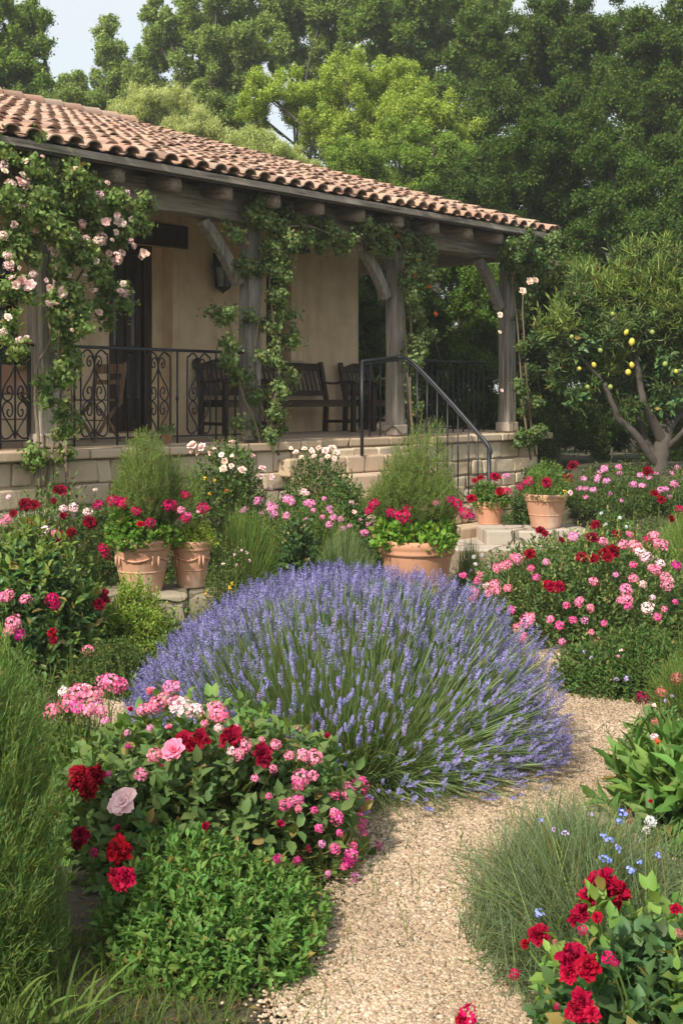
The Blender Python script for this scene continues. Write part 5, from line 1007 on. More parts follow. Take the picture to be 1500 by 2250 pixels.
blades(b, 12500, .0038, (.15, .2, .13), base_r=.85, rlo=.25, lo=.08, s=6, sag=.12, upk=.5, amp=.25); blades(b, 260, .004, (0.216, 0.270, 0.108), base_r=.8, rlo=1.0, lo=.2, name='seed_stalks')
blooms(b, [(1368, 1787, 22, 'B'), (1358, 1806, 16, 'B'), (1337, 1848, 18, 'B'), (1357, 1864, 16, 'B'), (1326, 1886, 20, 'B'), (1338, 1890, 14, 'B'), (1386, 1912, 18, 'B'), (1185, 2007, 20, 'B'), (1240, 1830, 14, 'l'), (1188, 1804, 12, 'B'), (1445, 1881, 16, 'B'), (1326, 1835, 14, 'B'), (1405, 1893, 12, 'B'), (1300, 1790, 10, 'l'), (1215, 1823, 10, 'l')], push=.02); finish(b)
b = ellip(1130, 1740, 2015, 2.92, .38); start_bush('rose_bush', 'scarlet-flowered bush in the near right corner with large ruffled blooms', 'rose bush', b)
foliage(b, 640, 5, .055, .62, 'leaf', (0.068, 0.135, 0.061), shoot=.14, up=.6, seed=51, rlo=.45, ang=(80, 40)); foliage(b, 120, 5, .055, .6, 'leaf', (0.149, 0.257, 0.068), shoot=.14, up=.7, seed=52, rlo=.85, name='young_leaves')
blooms(b, [(1318, 1950, 84, 'R'), (1350, 1962, 70, 'R'), (1300, 1975, 60, 'R'), (1278, 2005, 50, 'R'), (1265, 2020, 36, 'R'), (1311, 2015, 26, 'R'), (1280, 2044, 26, 'r'), (1185, 2055, 52, 'R'), (1172, 2052, 30, 'R'), (1152, 2074, 22, 'R'), (1262, 2110, 80, 'R'), (1290, 2125, 60, 'R'), (1248, 2140, 44, 'R'), (1335, 2105, 32, 'r'), (1350, 2115, 20, 'r'), (1130, 2140, 26, 'r'), (1280, 2200, 56, 'R'), (1265, 2222, 50, 'R'), (1300, 2228, 40, 'R'), (1223, 2211, 16, 'r'), (1027, 2235, 52, 'r'), (1015, 2245, 34, 'R'), (1484, 1997, 28, 'R'), (1490, 2050, 22, 'D'), (1218, 2070, 14, 'D')], push=.13); finish(b, (.13, .19, .06))
b = ellip(1220, 1560, 1062, 13.2, .8); b.r[2] = max(b.r[2], .22); start_bush('phlox', 'violet-pink phlox bed in the shade in front of the lemon tree', 'phlox', b)
foliage(b, 2200, 6, .05, .35, 'leaf_soft', (0.068, 0.115, 0.041), shoot=.22, up=.8, seed=55, rlo=.4)
blooms(b, [(x, y, s, 'C' if s > 21 else ('V' if s < 15 else 'p')) for x, y, s in [(1282, 1053, 16), (1327, 1030, 20), (1318, 1037, 14), (1358, 1028, 18), (1360, 1040, 14), (1312, 1050, 18), (1310, 1058, 16), (1332, 1057, 18), (1302, 1077, 18), (1285, 1075, 16), (1272, 1073, 14), (1286, 1092, 13), (1422, 1035, 24), (1405, 1045, 16), (1425, 1050, 14), (1440, 1040, 14), (1410, 1068, 18), (1390, 1065, 18), (1437, 1085, 22), (1462, 1075, 16), (1450, 1077, 18), (1480, 1065, 20), (1486, 1027, 13), (1475, 1040, 14), (1452, 1098, 22), (1257, 1023, 26), (1245, 1051, 24), (1340, 1085, 10), (1365, 1100, 10), (1470, 1092, 12)]], push=.1); finish(b)
b = ellip(1415, 1620, 1120, 10.2, .6); start_bush('grassy_tuft', 'sunlit green meadow-like tuft at the right edge behind the pink mound', 'grass tuft', b); blades(b, 3000, .007, (0.162, 0.243, 0.068), base_r=.8, rlo=.5); finish(b)
b = ellip(985, 1085, 1185, 9.5, .25); start_bush('flowering_grass', 'small grey-green tuft with white flowers right of the big pot', 'grass tuft', b); blades(b, 1800, .0055, (0.169, 0.230, 0.108), base_r=.6, rlo=.5)
blooms(b, [(1040, 1224, 10, 'W'), (1044, 1240, 10, 'W'), (1058, 1220, 10, 'W'), (996, 1248, 10, 'W'), (988, 1258, 11, 'W'), (1033, 1253, 8, 'l'), (1074, 1246, 9, 'W')]); finish(b)
for px0, px1, yt, Y, lab in [(690, 850, 1035, 10.4, 'low leafy plant hiding the foot of the stone steps'), (150, 330, 1065, 10.2, 'low leafy plant against the stone base behind the larger garlanded pot'), (1290, 1400, 1120, 11.3, 'low leafy plant with small white flowers below the phlox bed'), (1120, 1190, 1040, 13.9, 'dark leafy shrub at the right end of the stone base')]:
    b = ellip(px0, px1, yt, Y, .35); start_bush('leafy_shrub', lab, 'plant', b); foliage(b, 700, 6, .045, .45, 'leaf', (0.074, 0.135, 0.047), shoot=.16, seed=int(px0), rlo=.4)
    if 11 < Y < 12: blooms(b, [(1320, 1128, 9, 'W'), (1361, 1138, 9, 'W'), (1375, 1158, 9, 'W'), (1330, 1152, 8, 'W')])
    finish(b)
# ---------------------------------------------------------------- climbing plants on the posts
def blob_foliage(parent, origin, balls, n, k, ll, lw, mat, color, T=T_OVAL, ang=(75, 30), shoot=.15, up=-.1, sub=0, subr=.45, name='foliage', flat=1., rlo=.7, jit=.3, kup=0., keepout=.72, sin=.6, sout=.95):
    B = np.array([list(c) + [r] for c, r in balls])
    if sub:
        L = [B]
        for b in B:
            d = rand_dir(sub); L.append(np.concatenate([b[:3] + d * b[3] * rng.uniform(sin, sout, (sub, 1)), b[3] * subr * rng.uniform(.7, 1.25, (sub, 1))], 1))
        B2 = np.concatenate(L[1:])
    else: B2 = B
    w = B2[:, 3] ** 2; idx = rng.choice(len(B2), size=n, p=w / w.sum()); c = B2[idx, :3]; r = B2[idx, 3]; d = rand_dir(n)
    tip = c + d * [1, flat, 1] * (r * rng.uniform(rlo, 1.08, n))[:, None]
    if keepout:
        ins = np.zeros(n, bool)
        for b in B: ins |= np.linalg.norm(tip - b[:3], axis=1) < b[3] * keepout
        tip, d = tip[~ins], d[~ins]
    m = len(tip); A = unit(d + rng.normal(0, .4, (m, 3)) + np.array([0, 0, up])); Ls = shoot * rng.uniform(.7, 1.3, m); acc = Acc()
    shoot_leaves(acc, tip - A * Ls[:, None], A, Ls, k, ll, lw, T, ang, .2, jit, kup)
    acc.build(name, mat, parent, origin, color); return tip
def vine(label, cat, D, pxb, n, color, k=5, ll=.05, lw=.75, stems=(), name='climbing_rose', depth=.22, mat='leaf'):
    p0 = hpx(stems[0][0][0], stems[0][0][1], D); o = np.array([p0[0], p0[1], max(0.02, float(gh(p0[0], p0[1])))])
    e = empty(name, o, label, cat); balls = []
    for px, py, r in pxb:
        c = hpx(px, py, D - rng.uniform(-.06, depth)); balls.append((c, r / F * c[1]))
    blob_foliage(e, o, balls, n, k, ll, lw, mat, color, shoot=.16, keepout=.0, rlo=.1, up=-.2, flat=.8, sub=6, subr=.42, sin=.2, sout=1.4)
    m = MB(o)
    for st in stems:
        P = catmull([hpx(x, y, D - dd) for x, y, dd in [(s + (.06,))[:3] for s in st]], 5); m.tube(P, np.linspace(.017, .007, len(P)), 6)
    m.build('stems', 'stem_brown', e, True); return e
CL = [(40, 370, 55), (100, 400, 60), (20, 430, 60), (30, 490, 60), (110, 470, 65), (180, 430, 60), (235, 450, 50), (200, 520, 55), (250, 530, 45), (283, 500, 32), (130, 560, 50), (25, 560, 32), (15, 640, 26), (50, 640, 22), (140, 650, 42), (205, 600, 40), (160, 690, 40), (135, 700, 24), (225, 690, 22), (270, 640, 18), (278, 675, 12), (20, 720, 26), (140, 750, 30), (150, 800, 26), (135, 840, 30), (120, 880, 20), (150, 930, 26), (80, 1010, 26), (150, 1000, 16), (60, 330, 36), (10, 345, 40), (325, 455, 16), (300, 450, 14), (40, 770, 18)]
v1 = vine('climbing rose with pale pink blooms covering the leftmost porch post', 'climbing rose', DP - .3, CL, 7400, (.16, .235, .085), ll=.058, lw=.64, depth=.3,
          stems=[[(88, 1075, .1), (85, 960, .06), (78, 880, .03), (85, 800, .05), (112, 740, .05), (100, 640, 0), (120, 520, .05), (180, 440, .05)], [(102, 1070, .05), (120, 960, .05), (135, 860, .05), (128, 760, .08), (150, 660, .08), (200, 560, .1)], [(150, 1080, .1), (145, 990, .1), (160, 900, .08), (150, 800, .08)], [(120, 520, .1), (60, 430, .1), (20, 380, .1)], [(200, 500, .1), (260, 455, .12), (335, 450, .16)], [(230, 640, .1), (255, 640, .12), (275, 660, .14)]])
for px, py, s in [(9, 363, 20), (23, 408, 24), (45, 399, 22), (55, 408, 22), (104, 437, 18), (37, 448, 14), (53, 454, 20), (32, 494, 15), (80, 506, 16), (8, 518, 20), (138, 512, 20), (155, 522, 11), (180, 492, 20), (218, 430, 22), (278, 425, 16), (264, 450, 17), (258, 472, 14), (233, 488, 18), (263, 489, 22), (289, 483, 14), (222, 524, 28), (216, 530, 20), (189, 527, 20), (172, 545, 16), (115, 543, 20), (125, 552, 24), (17, 563, 18), (19, 585, 22), (128, 587, 18), (152, 605, 12), (183, 570, 16), (190, 594, 15), (240, 558, 14), (257, 567, 24), (267, 558, 18), (250, 575, 18), (242, 588, 14), (317, 557, 20), (310, 563, 18), (27, 611, 14), (73, 603, 16), (48, 618, 22), (35, 628, 18), (67, 628, 24), (72, 642, 20), (117, 622, 14), (110, 633, 16), (140, 642, 22), (105, 668, 16), (124, 669, 15), (198, 633, 18), (273, 645, 20), (265, 640, 14), (218, 687, 14), (18, 696, 16), (43, 747, 16), (58, 743, 14)]:
    P = hpx(px, py, DP - .3 - rng.uniform(.2, .42)); add_bloom(v1, P, unit(np.array([.3, -.7, .35]) + rng.normal(0, .35, 3)), s / 2 / F * P[1] * 1.2, 's' if rng.uniform() < .55 else 'S')
for q in range(26):
    x, y, r = CL[rng.integers(0, 22)]; P = hpx(x + rng.uniform(-1, 1) * r, y + rng.uniform(-1, 1) * r, DP - .3 - rng.uniform(.25, .45)); add_bloom(v1, P, unit(np.array([.3, -.7, .35]) + rng.normal(0, .35, 3)), rng.uniform(5, 9) / F * P[1], 's' if rng.uniform() < .5 else 'c')
v2 = vine('leafy climber wrapped around the second post and hanging from the beam', 'climber', DP - .18, [(560, 480, 32), (600, 490, 40), (650, 490, 42), (700, 480, 36), (590, 535, 36), (640, 535, 38), (700, 530, 32), (735, 520, 26), (765, 545, 20), (695, 445, 14), (570, 590, 26), (600, 600, 24), (615, 590, 20), (600, 650, 22), (500, 690, 20), (470, 690, 14), (620, 690, 22), (640, 740, 20), (600, 720, 24), (510, 760, 20), (525, 830, 24), (505, 800, 16), (590, 790, 22), (610, 850, 22), (560, 870, 22), (640, 830, 14), (600, 910, 26), (560, 950, 20), (590, 975, 16), (620, 950, 14), (525, 930, 12), (545, 700, 16), (540, 580, 20), (520, 510, 18)], 4000, (.155, .22, .095), ll=.045, lw=.8,
          stems=[[(612, 1000, .1), (590, 930, .08), (570, 880, .06), (560, 780, .05), (570, 690, .05), (580, 600, .06), (600, 510, .1)], [(590, 990, .1), (600, 900, .1), (615, 800, .1), (600, 700, .1), (595, 600, .1), (640, 510, .1)], [(575, 985, .1), (560, 930, .08), (530, 860, .08), (515, 760, .08), (500, 690, .1)], [(600, 500, .1), (690, 500, .12), (770, 550, .14)]], name='climbing_vine')
v3 = vine('leafy climber trailing down the third post above the stair handrail', 'climber', DP - .16, [(790, 500, 26), (830, 510, 30), (875, 505, 30), (920, 530, 30), (940, 560, 22), (860, 475, 16), (885, 465, 12), (900, 580, 24), (935, 610, 20), (905, 650, 18), (915, 700, 20), (938, 735, 14), (905, 760, 18), (905, 810, 16), (900, 860, 14), (912, 900, 12), (845, 545, 16), (895, 620, 16)], 3000, (.145, .205, .09), ll=.045, lw=.8,
          stems=[[(905, 945, .1), (900, 860, .08), (903, 760, .06), (900, 650, .05), (890, 560, .06), (850, 500, .1)], [(897, 940, .06), (893, 800, .06), (885, 650, .05), (880, 540, .08)], [(860, 500, .1), (920, 530, .12), (945, 600, .12)]], name='climbing_vine')
for px, py, k in [(875, 519, 'O'), (910, 603, 'O'), (943, 630, 'O'), (957, 690, 'O')]:
    P = hpx(px, py, DP - .4); add_bloom(v3, P, (.3, -.8, .3), 4.5 / F * P[1], k)
v4 = vine('dark climber with a few cream roses on the rightmost post under the eave end', 'climbing rose', DP - .32, [(1115, 545, 24), (1140, 560, 36), (1180, 550, 38), (1212, 535, 22), (1165, 590, 34), (1150, 605, 28), (1190, 590, 22), (1160, 650, 18), (1140, 700, 12), (1150, 760, 10), (1148, 850, 14), (1160, 900, 24), (1180, 960, 26), (1150, 960, 18), (1165, 820, 12)], 4200, (.115, .18, .07), ll=.048, lw=.7,
          stems=[[(1165, 1010, .1), (1150, 900, .05), (1142, 800, .05), (1135, 700, .05), (1125, 620, .05), (1140, 560, .1)], [(1175, 1000, .1), (1160, 880, .1), (1152, 760, .1), (1150, 640, .1), (1190, 560, .1)]])
for px, py, s in [(1163, 618, 20), (1175, 616, 14), (1147, 640, 18), (1218, 577, 16), (1098, 692, 14), (1097, 730, 8), (1102, 858, 8)]:
    P = hpx(px, py, DP - .6); add_bloom(v4, P, (.3, -.8, .35), s / 2 / F * P[1], 'c')

# ---------------------------------------------------------------- lemon tree
def limb_mesh(o, chains, mat='bark', n=9):
    m = MB(o)
    for P, r0, r1 in chains:
        C_ = catmull(P, 5); C_ = C_ + rng.normal(0, r0 * .06, C_.shape) * np.linspace(0, 1, len(C_))[:, None]; m.tube(C_, np.linspace(r0, r1, len(C_)), n)
    return m
YL = 15.0; bx = at(1447, 1050, YL); bx[2] = float(gh(bx[0], bx[1])) - .03
lem = empty('lemon_tree', bx, 'lemon tree with grey twisted limbs and yellow lemons at the right edge', 'lemon tree')
def L_(x, y, dy=0.): return at(x, y, YL + dy)
m = limb_mesh(bx, [([bx, L_(1448, 1010), L_(1455, 975), L_(1462, 945, .05)], .125, .095),
    ([L_(1446, 1030), L_(1425, 1000, -.1), L_(1395, 955, -.2), L_(1358, 920, -.25), L_(1350, 900, -.3), L_(1325, 840, -.35)], .06, .03),
    ([L_(1446, 1010), L_(1418, 965, .1), L_(1400, 915, .15), L_(1375, 890, .2), L_(1330, 800, .3)], .05, .025),
    ([L_(1456, 975), L_(1438, 935, -.1), L_(1418, 900, -.2), L_(1410, 870, -.25), L_(1395, 780, -.2)], .075, .035),
    ([L_(1402, 935, .15), L_(1402, 905, .1), L_(1385, 860, .1), L_(1370, 760, 0)], .032, .015),
    ([L_(1460, 950), L_(1480, 920, .1), L_(1500, 900, .15), L_(1530, 840, .2)], .07, .035), ([L_(1465, 985), L_(1490, 960, -.2), L_(1510, 935, -.3), L_(1560, 860, -.3)], .045, .025), ([L_(1462, 945), L_(1462, 915, .2), L_(1470, 880, .2), L_(1450, 760, .2)], .05, .02),
    ([L_(1395, 790, -.2), L_(1380, 700, -.3), L_(1375, 640, -.2)], .03, .01), ([L_(1330, 800, .3), L_(1290, 720, .1), L_(1270, 650, 0)], .025, .008), ([L_(1325, 840, -.35), L_(1270, 780, -.5), L_(1220, 720, -.5)], .025, .008), ([L_(1450, 760, .2), L_(1460, 680, 0), L_(1470, 600, 0)], .022, .008)])
m.build('trunk', 'bark', lem, True)
LB = [((1275, 640), 62), ((1330, 610), 66), ((1400, 600), 72), ((1470, 590), 72), ((1250, 700), 62), ((1320, 700), 80), ((1400, 700), 85), ((1480, 690), 80), ((1540, 640), 80), ((1225, 745), 44), ((1280, 790), 66), ((1350, 800), 74), ((1430, 800), 74), ((1500, 790), 74), ((1390, 860), 50), ((1460, 860), 46), ((1300, 850), 44), ((1240, 820), 34), ((1560, 740), 80)]
balls = [(L_(x, y, rng.uniform(-.35, .35)), r / F * YL) for (x, y), r in LB]
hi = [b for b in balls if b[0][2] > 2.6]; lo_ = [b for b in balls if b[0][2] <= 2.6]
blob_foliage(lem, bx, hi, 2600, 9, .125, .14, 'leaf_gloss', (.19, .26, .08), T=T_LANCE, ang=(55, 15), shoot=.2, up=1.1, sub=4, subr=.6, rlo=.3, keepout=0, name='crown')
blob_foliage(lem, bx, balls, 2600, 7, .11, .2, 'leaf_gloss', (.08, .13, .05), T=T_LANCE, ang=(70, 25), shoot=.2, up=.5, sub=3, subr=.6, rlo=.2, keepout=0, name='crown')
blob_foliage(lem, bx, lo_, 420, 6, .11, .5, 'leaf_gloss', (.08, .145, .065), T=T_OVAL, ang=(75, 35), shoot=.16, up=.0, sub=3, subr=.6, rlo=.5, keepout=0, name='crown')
lm_ = MB(); prof = [(.001, -.5), (.12, -.47), (.3, -.36), (.42, -.15), (.45, .05), (.4, .25), (.26, .4), (.12, .47), (.07, .53), (.001, .57)]; lm_.lathe(prof, n=16)
first = None
for x, y, d in [(1375, 730, 11), (1387, 751, 14), (1304, 802, 11), (1387, 802, 12), (1379, 818, 14), (1272, 810, 9), (1484, 816, 9)]:
    P = L_(x, y, -.78); s = d / F * YL * 1.05
    if first is None: first = lm_.build('lemon', 'lemon_skin', lem, True); o = first
    else: o = first.copy(); COL.objects.link(o); o.parent = lem
    o.location = Vector(P - bx); o.scale = (s * .95, s * .95, s * rng.uniform(.95, 1.2)); o.rotation_euler = (rng.uniform(-.5, .5), rng.uniform(2.6, 3.6), 0)

lime = None
for x, y, d in [(1318, 770, 11), (1255, 740, 10), (1432, 730, 11), (1340, 850, 11), (1460, 800, 12), (1290, 850, 10), (1345, 690, 10)]:
    o = first.copy(); COL.objects.link(o); o.parent = lem; P = L_(x, y, -.7); s = d / F * YL * 1.05
    if lime is None: lime = first.data.copy(); lime.materials[0] = MATS['lime_skin']
    o.data = lime; o['label'] = 'unripe green fruit'; o.location = Vector(P - bx); o.scale = (s, s, s); o.rotation_euler = (rng.uniform(-.5, .5), rng.uniform(2.6, 3.6), 0)
# ---------------------------------------------------------------- background trees
def tree(label, Y, blobs, n, color, ll=.1, lw=.62, k=6, trunk_px=None, name='broadleaf_tree', mat='tree_leaf', shoot=.3, sub=22, up=.35, dj=.9, cat='tree', T=T_DIA, group='trees behind the house', limbs=True, tr=.13, keep=.3):
    bl = np.array(blobs, float); cx = trunk_px if trunk_px is not None else np.average(bl[:, 0], weights=bl[:, 2]); p = at(cx, 900, Y); o = np.array([p[0], Y, float(gh(p[0], Y)) - .05])
    e = empty(name, o, label, cat, group); balls = []
    for x, y, r in blobs:
        R_ = r / F * Y; balls.append((at(x, y, Y + rng.uniform(-dj, dj) * R_ * 1.2), R_ * .92))
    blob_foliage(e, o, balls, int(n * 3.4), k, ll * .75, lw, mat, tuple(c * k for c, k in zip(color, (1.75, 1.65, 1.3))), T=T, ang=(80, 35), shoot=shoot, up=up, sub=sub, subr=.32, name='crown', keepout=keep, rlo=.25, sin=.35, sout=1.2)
    ch = []; top = max(b[0][2] for b in balls); fork = np.array([o[0], o[1], min(min(b[0][2] for b in balls) - .2, top * .55)]); fork[2] = max(fork[2], 1.2)
    ch.append(([o, (o + fork) / 2 + [rng.normal(0, .1), rng.normal(0, .1), 0], fork], tr * 1.3, tr))
    for c, r in (balls if limbs else []): 
        mid = (fork + c) / 2 + np.array([rng.normal(0, .25), rng.normal(0, .25), .25]); ch.append(([fork - [0, 0, .1], mid, c], tr * .42, .02))
        for q in range(3): d = rand_dir(1)[0]; ch.append(([c * .6 + mid * .4, c + d * r * .25, c + d * r * .55], .018, .006))
    limb_mesh(o, ch, n=6).build('trunk', 'bark', e, True); return e
G1 = (.1, .15, .05); G2 = (.12, .175, .075); GD = (.045, .085, .022); GY = (.17, .235, .065); GO = (.25, .28, .2)
tree('tall green tree at the top left corner above the roof', 29, [(20, 50, 62), (70, 40, 40), (0, 130, 72), (60, 150, 50), (20, 215, 60), (95, 95, 22), (-60, 90, 80), (85, 190, 30)], 5200, (.08, .135, .035), ll=.12, trunk_px=0)
tree('slim green tree standing right of the gap of sky at the left', 36, [(232, 60, 26), (235, 110, 36), (270, 150, 48), (215, 190, 45), (160, 205, 38), (310, 190, 50), (270, 215, 50), (130, 230, 36), (340, 120, 36)], 5200, G2, ll=.13, trunk_px=250)
tree('big hazy tree with sky showing through, left of centre behind the roof', 34, [(350, 30, 44), (420, 30, 70), (500, 60, 80), (380, 110, 64), (460, 140, 80), (560, 110, 74), (420, 210, 60), (520, 210, 60), (340, 80, 28), (480, -20, 70), (570, 10, 70)], 8800, G2, ll=.13, trunk_px=470)
tree('tall hazy tree at the top centre with a thin visible trunk', 35, [(650, 30, 80), (720, 70, 70), (620, 120, 56), (690, 150, 50), (620, -20, 60), (720, -10, 70), (770, 40, 50)], 5200, G2, ll=.13, trunk_px=655)
tree('tall green tree at the top right of centre behind the yellow-green crown', 33, [(830, 30, 85), (920, 60, 90), (1000, 60, 85), (880, 130, 70), (980, 150, 80), (1060, 130, 70), (1080, 40, 60), (900, -30, 80), (1040, -20, 70)], 8600, (.085, .14, .045), ll=.13, trunk_px=950, limbs=False)
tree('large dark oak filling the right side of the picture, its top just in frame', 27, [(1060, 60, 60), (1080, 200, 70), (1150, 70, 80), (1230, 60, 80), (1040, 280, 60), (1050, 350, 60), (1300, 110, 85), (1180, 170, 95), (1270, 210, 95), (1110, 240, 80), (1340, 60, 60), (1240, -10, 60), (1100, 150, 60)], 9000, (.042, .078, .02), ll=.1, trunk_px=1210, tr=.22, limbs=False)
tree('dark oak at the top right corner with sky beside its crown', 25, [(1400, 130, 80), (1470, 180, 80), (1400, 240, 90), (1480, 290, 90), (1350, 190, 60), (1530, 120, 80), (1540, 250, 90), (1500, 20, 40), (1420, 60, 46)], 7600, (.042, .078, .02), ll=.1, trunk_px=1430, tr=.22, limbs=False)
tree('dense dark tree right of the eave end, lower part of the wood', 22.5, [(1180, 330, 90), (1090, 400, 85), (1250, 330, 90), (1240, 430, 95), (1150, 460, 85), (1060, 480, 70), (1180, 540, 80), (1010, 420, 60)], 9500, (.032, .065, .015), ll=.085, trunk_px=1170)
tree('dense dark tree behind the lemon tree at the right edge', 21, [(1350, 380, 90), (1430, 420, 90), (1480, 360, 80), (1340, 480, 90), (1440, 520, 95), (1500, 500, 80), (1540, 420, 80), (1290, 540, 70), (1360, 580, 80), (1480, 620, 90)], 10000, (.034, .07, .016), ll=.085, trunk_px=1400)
tree('sunlit yellow-green tree above the ridge in the middle of the picture', 26, [(760, 160, 60), (800, 200, 70), (870, 190, 66), (720, 220, 60), (640, 210, 56), (580, 200, 46), (560, 245, 40), (910, 240, 66), (960, 260, 56), (830, 280, 84), (740, 290, 70), (680, 270, 50), (1010, 280, 40)], 10500, GY, ll=.075, trunk_px=840, tr=.12)
tree('mid green tree under the yellow-green crown, right of the roof slope', 24, [(900, 320, 62), (960, 340, 66), (1010, 390, 60), (880, 390, 60), (940, 420, 60), (820, 360, 50), (760, 350, 44), (1000, 460, 54), (900, 450, 40)], 8200, (.1, .165, .042), ll=.075, trunk_px=930)
tree('silvery olive tree behind the roof ridge at left', 25, [(330, 215, 40), (290, 235, 40), (375, 235, 44), (420, 270, 44), (330, 265, 40), (460, 290, 36), (260, 250, 30), (390, 290, 36)], 5200, GO, ll=.1, lw=.22, T=T_NEED, trunk_px=360, name='olive_tree', up=.8, cat='olive tree', group=None)
tree('silvery olive tree rising over the middle of the sloping roof', 23.5, [(555, 305, 40), (520, 320, 36), (600, 330, 42), (650, 365, 40), (560, 350, 40), (690, 390, 30), (620, 380, 36)], 4600, (.23, .27, .18), ll=.095, lw=.22, T=T_NEED, trunk_px=590, name='olive_tree', up=.9, cat='olive tree', group=None)
tree('low grey-green tree between the two olive crowns', 28, [(480, 260, 50), (520, 290, 44), (180, 235, 44), (220, 240, 40), (110, 240, 40), (430, 240, 40), (40, 230, 40)], 4800, (.09, .135, .05), ll=.1, trunk_px=480)
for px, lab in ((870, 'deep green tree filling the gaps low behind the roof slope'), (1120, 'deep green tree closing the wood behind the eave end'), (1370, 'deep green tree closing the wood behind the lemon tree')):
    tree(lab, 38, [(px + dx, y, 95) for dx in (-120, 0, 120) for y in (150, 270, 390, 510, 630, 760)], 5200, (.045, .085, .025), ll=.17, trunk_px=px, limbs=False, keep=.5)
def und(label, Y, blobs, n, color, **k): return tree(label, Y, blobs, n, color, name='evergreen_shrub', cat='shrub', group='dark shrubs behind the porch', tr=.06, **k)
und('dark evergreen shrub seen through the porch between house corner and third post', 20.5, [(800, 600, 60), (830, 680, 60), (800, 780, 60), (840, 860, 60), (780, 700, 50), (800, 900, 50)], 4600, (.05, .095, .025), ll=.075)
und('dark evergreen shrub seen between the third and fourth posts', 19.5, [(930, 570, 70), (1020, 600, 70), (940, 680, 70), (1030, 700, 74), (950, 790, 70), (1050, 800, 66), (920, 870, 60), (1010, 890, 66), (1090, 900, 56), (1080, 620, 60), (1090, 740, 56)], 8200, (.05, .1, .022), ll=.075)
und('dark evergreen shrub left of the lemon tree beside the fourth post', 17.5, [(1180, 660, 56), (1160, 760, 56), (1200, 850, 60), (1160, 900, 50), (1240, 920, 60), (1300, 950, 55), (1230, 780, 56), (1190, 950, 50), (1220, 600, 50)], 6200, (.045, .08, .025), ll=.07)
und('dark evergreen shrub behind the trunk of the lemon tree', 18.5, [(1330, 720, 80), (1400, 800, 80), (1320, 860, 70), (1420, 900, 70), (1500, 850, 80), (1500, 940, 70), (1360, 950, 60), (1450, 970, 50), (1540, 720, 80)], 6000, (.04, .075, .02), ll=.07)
# far wood closing the view, one mass
far = Bush(); far.c = np.array([0, 62, 0.]); fe = Acc(); nb = 110
balls = [(np.array([rng.uniform(-48, 48), rng.uniform(56, 74), rng.uniform(.5, 9)]), rng.uniform(2.5, 4)) for _ in range(nb)]
ef = empty('far_wood', (0, 62, .4), 'distant wood seen through the gaps between the trees', 'wood', kind='stuff')
blob_foliage(ef, np.array([0, 62, .4]), balls, 26000, 5, .3, .6, 'tree_leaf', (.08, .13, .05), T=T_DIA, ang=(80, 35), shoot=.7, up=.3, sub=5, name='crowns', keepout=.4); ef.children[0]['kind'] = 'stuff'

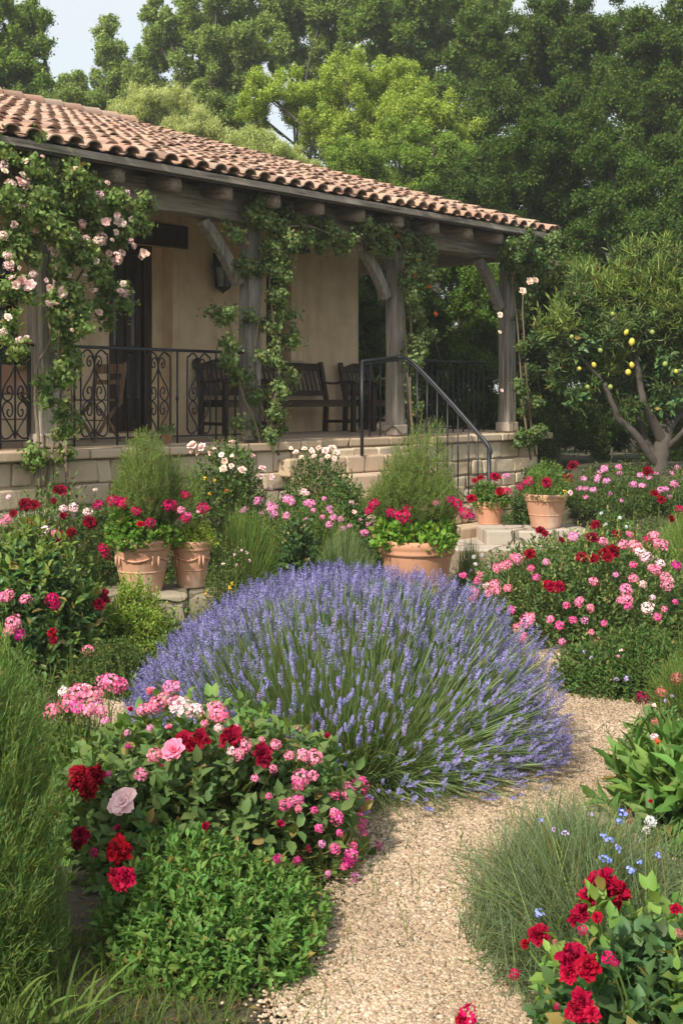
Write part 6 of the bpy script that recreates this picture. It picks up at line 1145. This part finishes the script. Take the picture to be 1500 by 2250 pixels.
# ---------------------------------------------------------------- ground cover and grass between the plants
def cover():
    n = 15000; y = rng.uniform(5.5, 15.5, n); x = rng.uniform(-.36, .36, n) * y; s = path_sdf(x, y); D = -(dN[0] * x + dN[1] * y); tt = dT[0] * x + dT[1] * y
    ok = (s > .12) & ~((D > DP - .35) & (tt < TB + .1)) & ~((D > DP - 1.75) & (tt > ST0 - .05) & (tt < ST1 + .5)) & ~((np.abs(x - 1.4) < 1.3) & (np.abs(y - 12.7) < .95)) & ~((np.hypot(x + 1.29, y - 9.0) < .52)) & (np.hypot(x - .58, y - 9.2) > .35)
    x, y = x[ok], y[ok]; n = len(x); h = rng.uniform(.03, .16, n) * (1 + (np.sin(x * 2.1 + 1) * np.sin(y * 1.3) > .2) * .6); P = np.stack([x, y, gh(x, y)], 1)
    A = unit(rng.normal(0, .35, (n, 3)) + [0, 0, 1]); a = Acc(); shoot_leaves(a, P, A, h, 7, .04, .45, T_OVAL, (80, 40), .2)
    prop(a.build('ground_cover', 'leaf', None, (0, 0, 0), (.085, .14, .045)), 'low leafy ground cover between the plants', 'ground cover', kind='stuff')
    n = 5000; y = rng.uniform(5.5, 13.5, n); x = rng.uniform(-.34, .34, n) * y; ok = (path_sdf(x, y) > .02) & ~((-(dN[0] * x + dN[1] * y) > DP - .4) & (dT[0] * x + dT[1] * y < TB)) & ~((np.abs(x - 1.4) < 1.3) & (np.abs(y - 12.7) < .95)) & (np.hypot(x + 1.29, y - 9.0) > .5); x, y = x[ok], y[ok]; n = len(x)
    P = np.stack([x, y, gh(x, y)], 1); T_ = P + rng.normal(0, .05, (n, 3)) * [1, 1, 0] + np.stack([np.zeros(n), np.zeros(n), rng.uniform(.08, .3, n)], 1); a = Acc()
    strips(a, curve_pts(P, T_, np.array([0, 0, .03]), 4), np.full((n, 4), .006) * [1, .9, .7, .2], rng.uniform(0, 1, n))
    # grass and weeds at the lower left and along the path edges
    m = 2600; y = rng.uniform(2.75, 3.6, m); x = rng.uniform(-1.1, -.25, m); th = rng.uniform(0, 6.28, m)
    y2 = rng.uniform(2.8, 7.2, 9000); x2 = rng.uniform(-.36, .36, 9000) * y2; s2 = path_sdf(x2, y2); k2 = (s2 > -.09) & (s2 < .12) & (rng.uniform(size=9000) < .5); x = np.concatenate([x, x2[k2]]); y = np.concatenate([y, y2[k2]]); m = len(x)
    P = np.stack([x, y, gh(x, y)], 1); T_ = P + rng.normal(0, .03, (m, 3)) * [1, 1, 0] + np.stack([np.zeros(m), np.zeros(m), rng.uniform(.02, .09, m)], 1)
    strips(a, curve_pts(P, T_, np.array([0, 0, .02]), 4), np.full((m, 4), .0032) * [1, .9, .7, .2], rng.uniform(0, 1, m))
    m = 260; y = rng.uniform(3.5, 6.2, m); x = rng.normal(.13, .05, m) * y; ok = path_sdf(x, y) > -.3; x, y = x[ok], y[ok]; m = len(x); P = np.stack([x, y, gh(x, y)], 1); T_ = P + rng.normal(0, .03, (m, 3)) * [1, 1, 0] + np.stack([np.zeros(m), np.zeros(m), rng.uniform(.04, .2, m)], 1)
    strips(a, curve_pts(P, T_, np.array([0, 0, .02]) + rng.normal(0, .01, (m, 3)), 5), np.full((m, 5), .003) * [1, 1, .9, .7, .3], rng.uniform(0, 1, m)); U_ = unit(T_ - P); shoot_leaves(a, P[::3], U_[::3], np.linalg.norm(T_ - P, axis=1)[::3], 7, .022, .3, T_DIA, (70, 30), .2)
    m = 60; P = np.stack([rng.normal(-.78, .07, m), rng.normal(3.0, .05, m), np.zeros(m)], 1); T_ = P + np.stack([rng.normal(.06, .1, m), rng.normal(0, .08, m), rng.uniform(.06, .2, m)], 1)
    strips(a, curve_pts(P, T_, np.array([0, 0, .06]), 6), np.full((m, 6), .009) * [1, 1, .9, .8, .5, .1], rng.uniform(0, 1, m))
    prop(a.build('grass', 'leaf_soft', None, (0, 0, 0), (.1, .15, .045)), 'thin grass and weeds along the path edge and between the beds', 'grass', kind='stuff')
    # fallen leaves and twigs on the soil lower left
    m = 900; P = np.stack([rng.uniform(-1.15, .2, m), rng.uniform(2.8, 3.9, m), rng.uniform(.004, .02, m)], 1); P = P[path_sdf(P[:, 0], P[:, 1]) > -.02]; m = len(P)
    U = unit(rng.normal(size=(m, 3)) * [1, 1, .15]); a = Acc(); a.add(inst(T_DIA, P, U, np.tile([0, 0, 1.], (m, 1)) + rng.normal(0, .2, (m, 3)), rng.uniform(.015, .04, m), rng.uniform(.006, .018, m)), T_DIA[1], rng.uniform(0, 1, m))
    m = 520; y = rng.uniform(2.9, 6.6, m); x = rng.uniform(-.3, .36, m) * y; sd = path_sdf(x, y); ok = (sd < 0) & (rng.uniform(size=m) < np.exp(sd * 5) + .12); P = np.stack([x, y, np.full(m, .024)], 1)[ok]; m = len(P)
    U = unit(rng.normal(size=(m, 3)) * [1, 1, .2]); a.add(inst(T_DIA, P, U, np.tile([0, 0, 1.], (m, 1)) + rng.normal(0, .3, (m, 3)), rng.uniform(.008, .026, m), rng.uniform(.004, .012, m)), T_DIA[1], rng.uniform(0, 1, m))
    prop(a.build('leaf_litter', 'leaf', None, (0, 0, 0), (.17, .115, .065)), 'dry leaf litter on the bare soil at the lower left', 'leaf litter', kind='stuff')
cover()

HAZE = 0.0016
if HAZE:
    m = bpy.data.materials.new('haze'); m.use_nodes = True; t = m.node_tree; t.nodes.remove(t.nodes['Principled BSDF'])
    v = t.nodes.new('ShaderNodeVolumePrincipled'); v.inputs['Color'].default_value = (.95, .97, .95, 1); v.inputs['Density'].default_value = HAZE; v.inputs['Anisotropy'].default_value = .3
    t.links.new(v.outputs[0], t.nodes['Material Output'].inputs['Volume']); MATS['haze'] = m
    h = MB(); h.box((-420, -75, -1.1), (420, 720, 17)); ho = h.build('haze', 'haze'); ho['kind'] = 'stuff'; ho['label'] = 'thin pale haze softening the trees behind the house'; ho['category'] = 'haze'
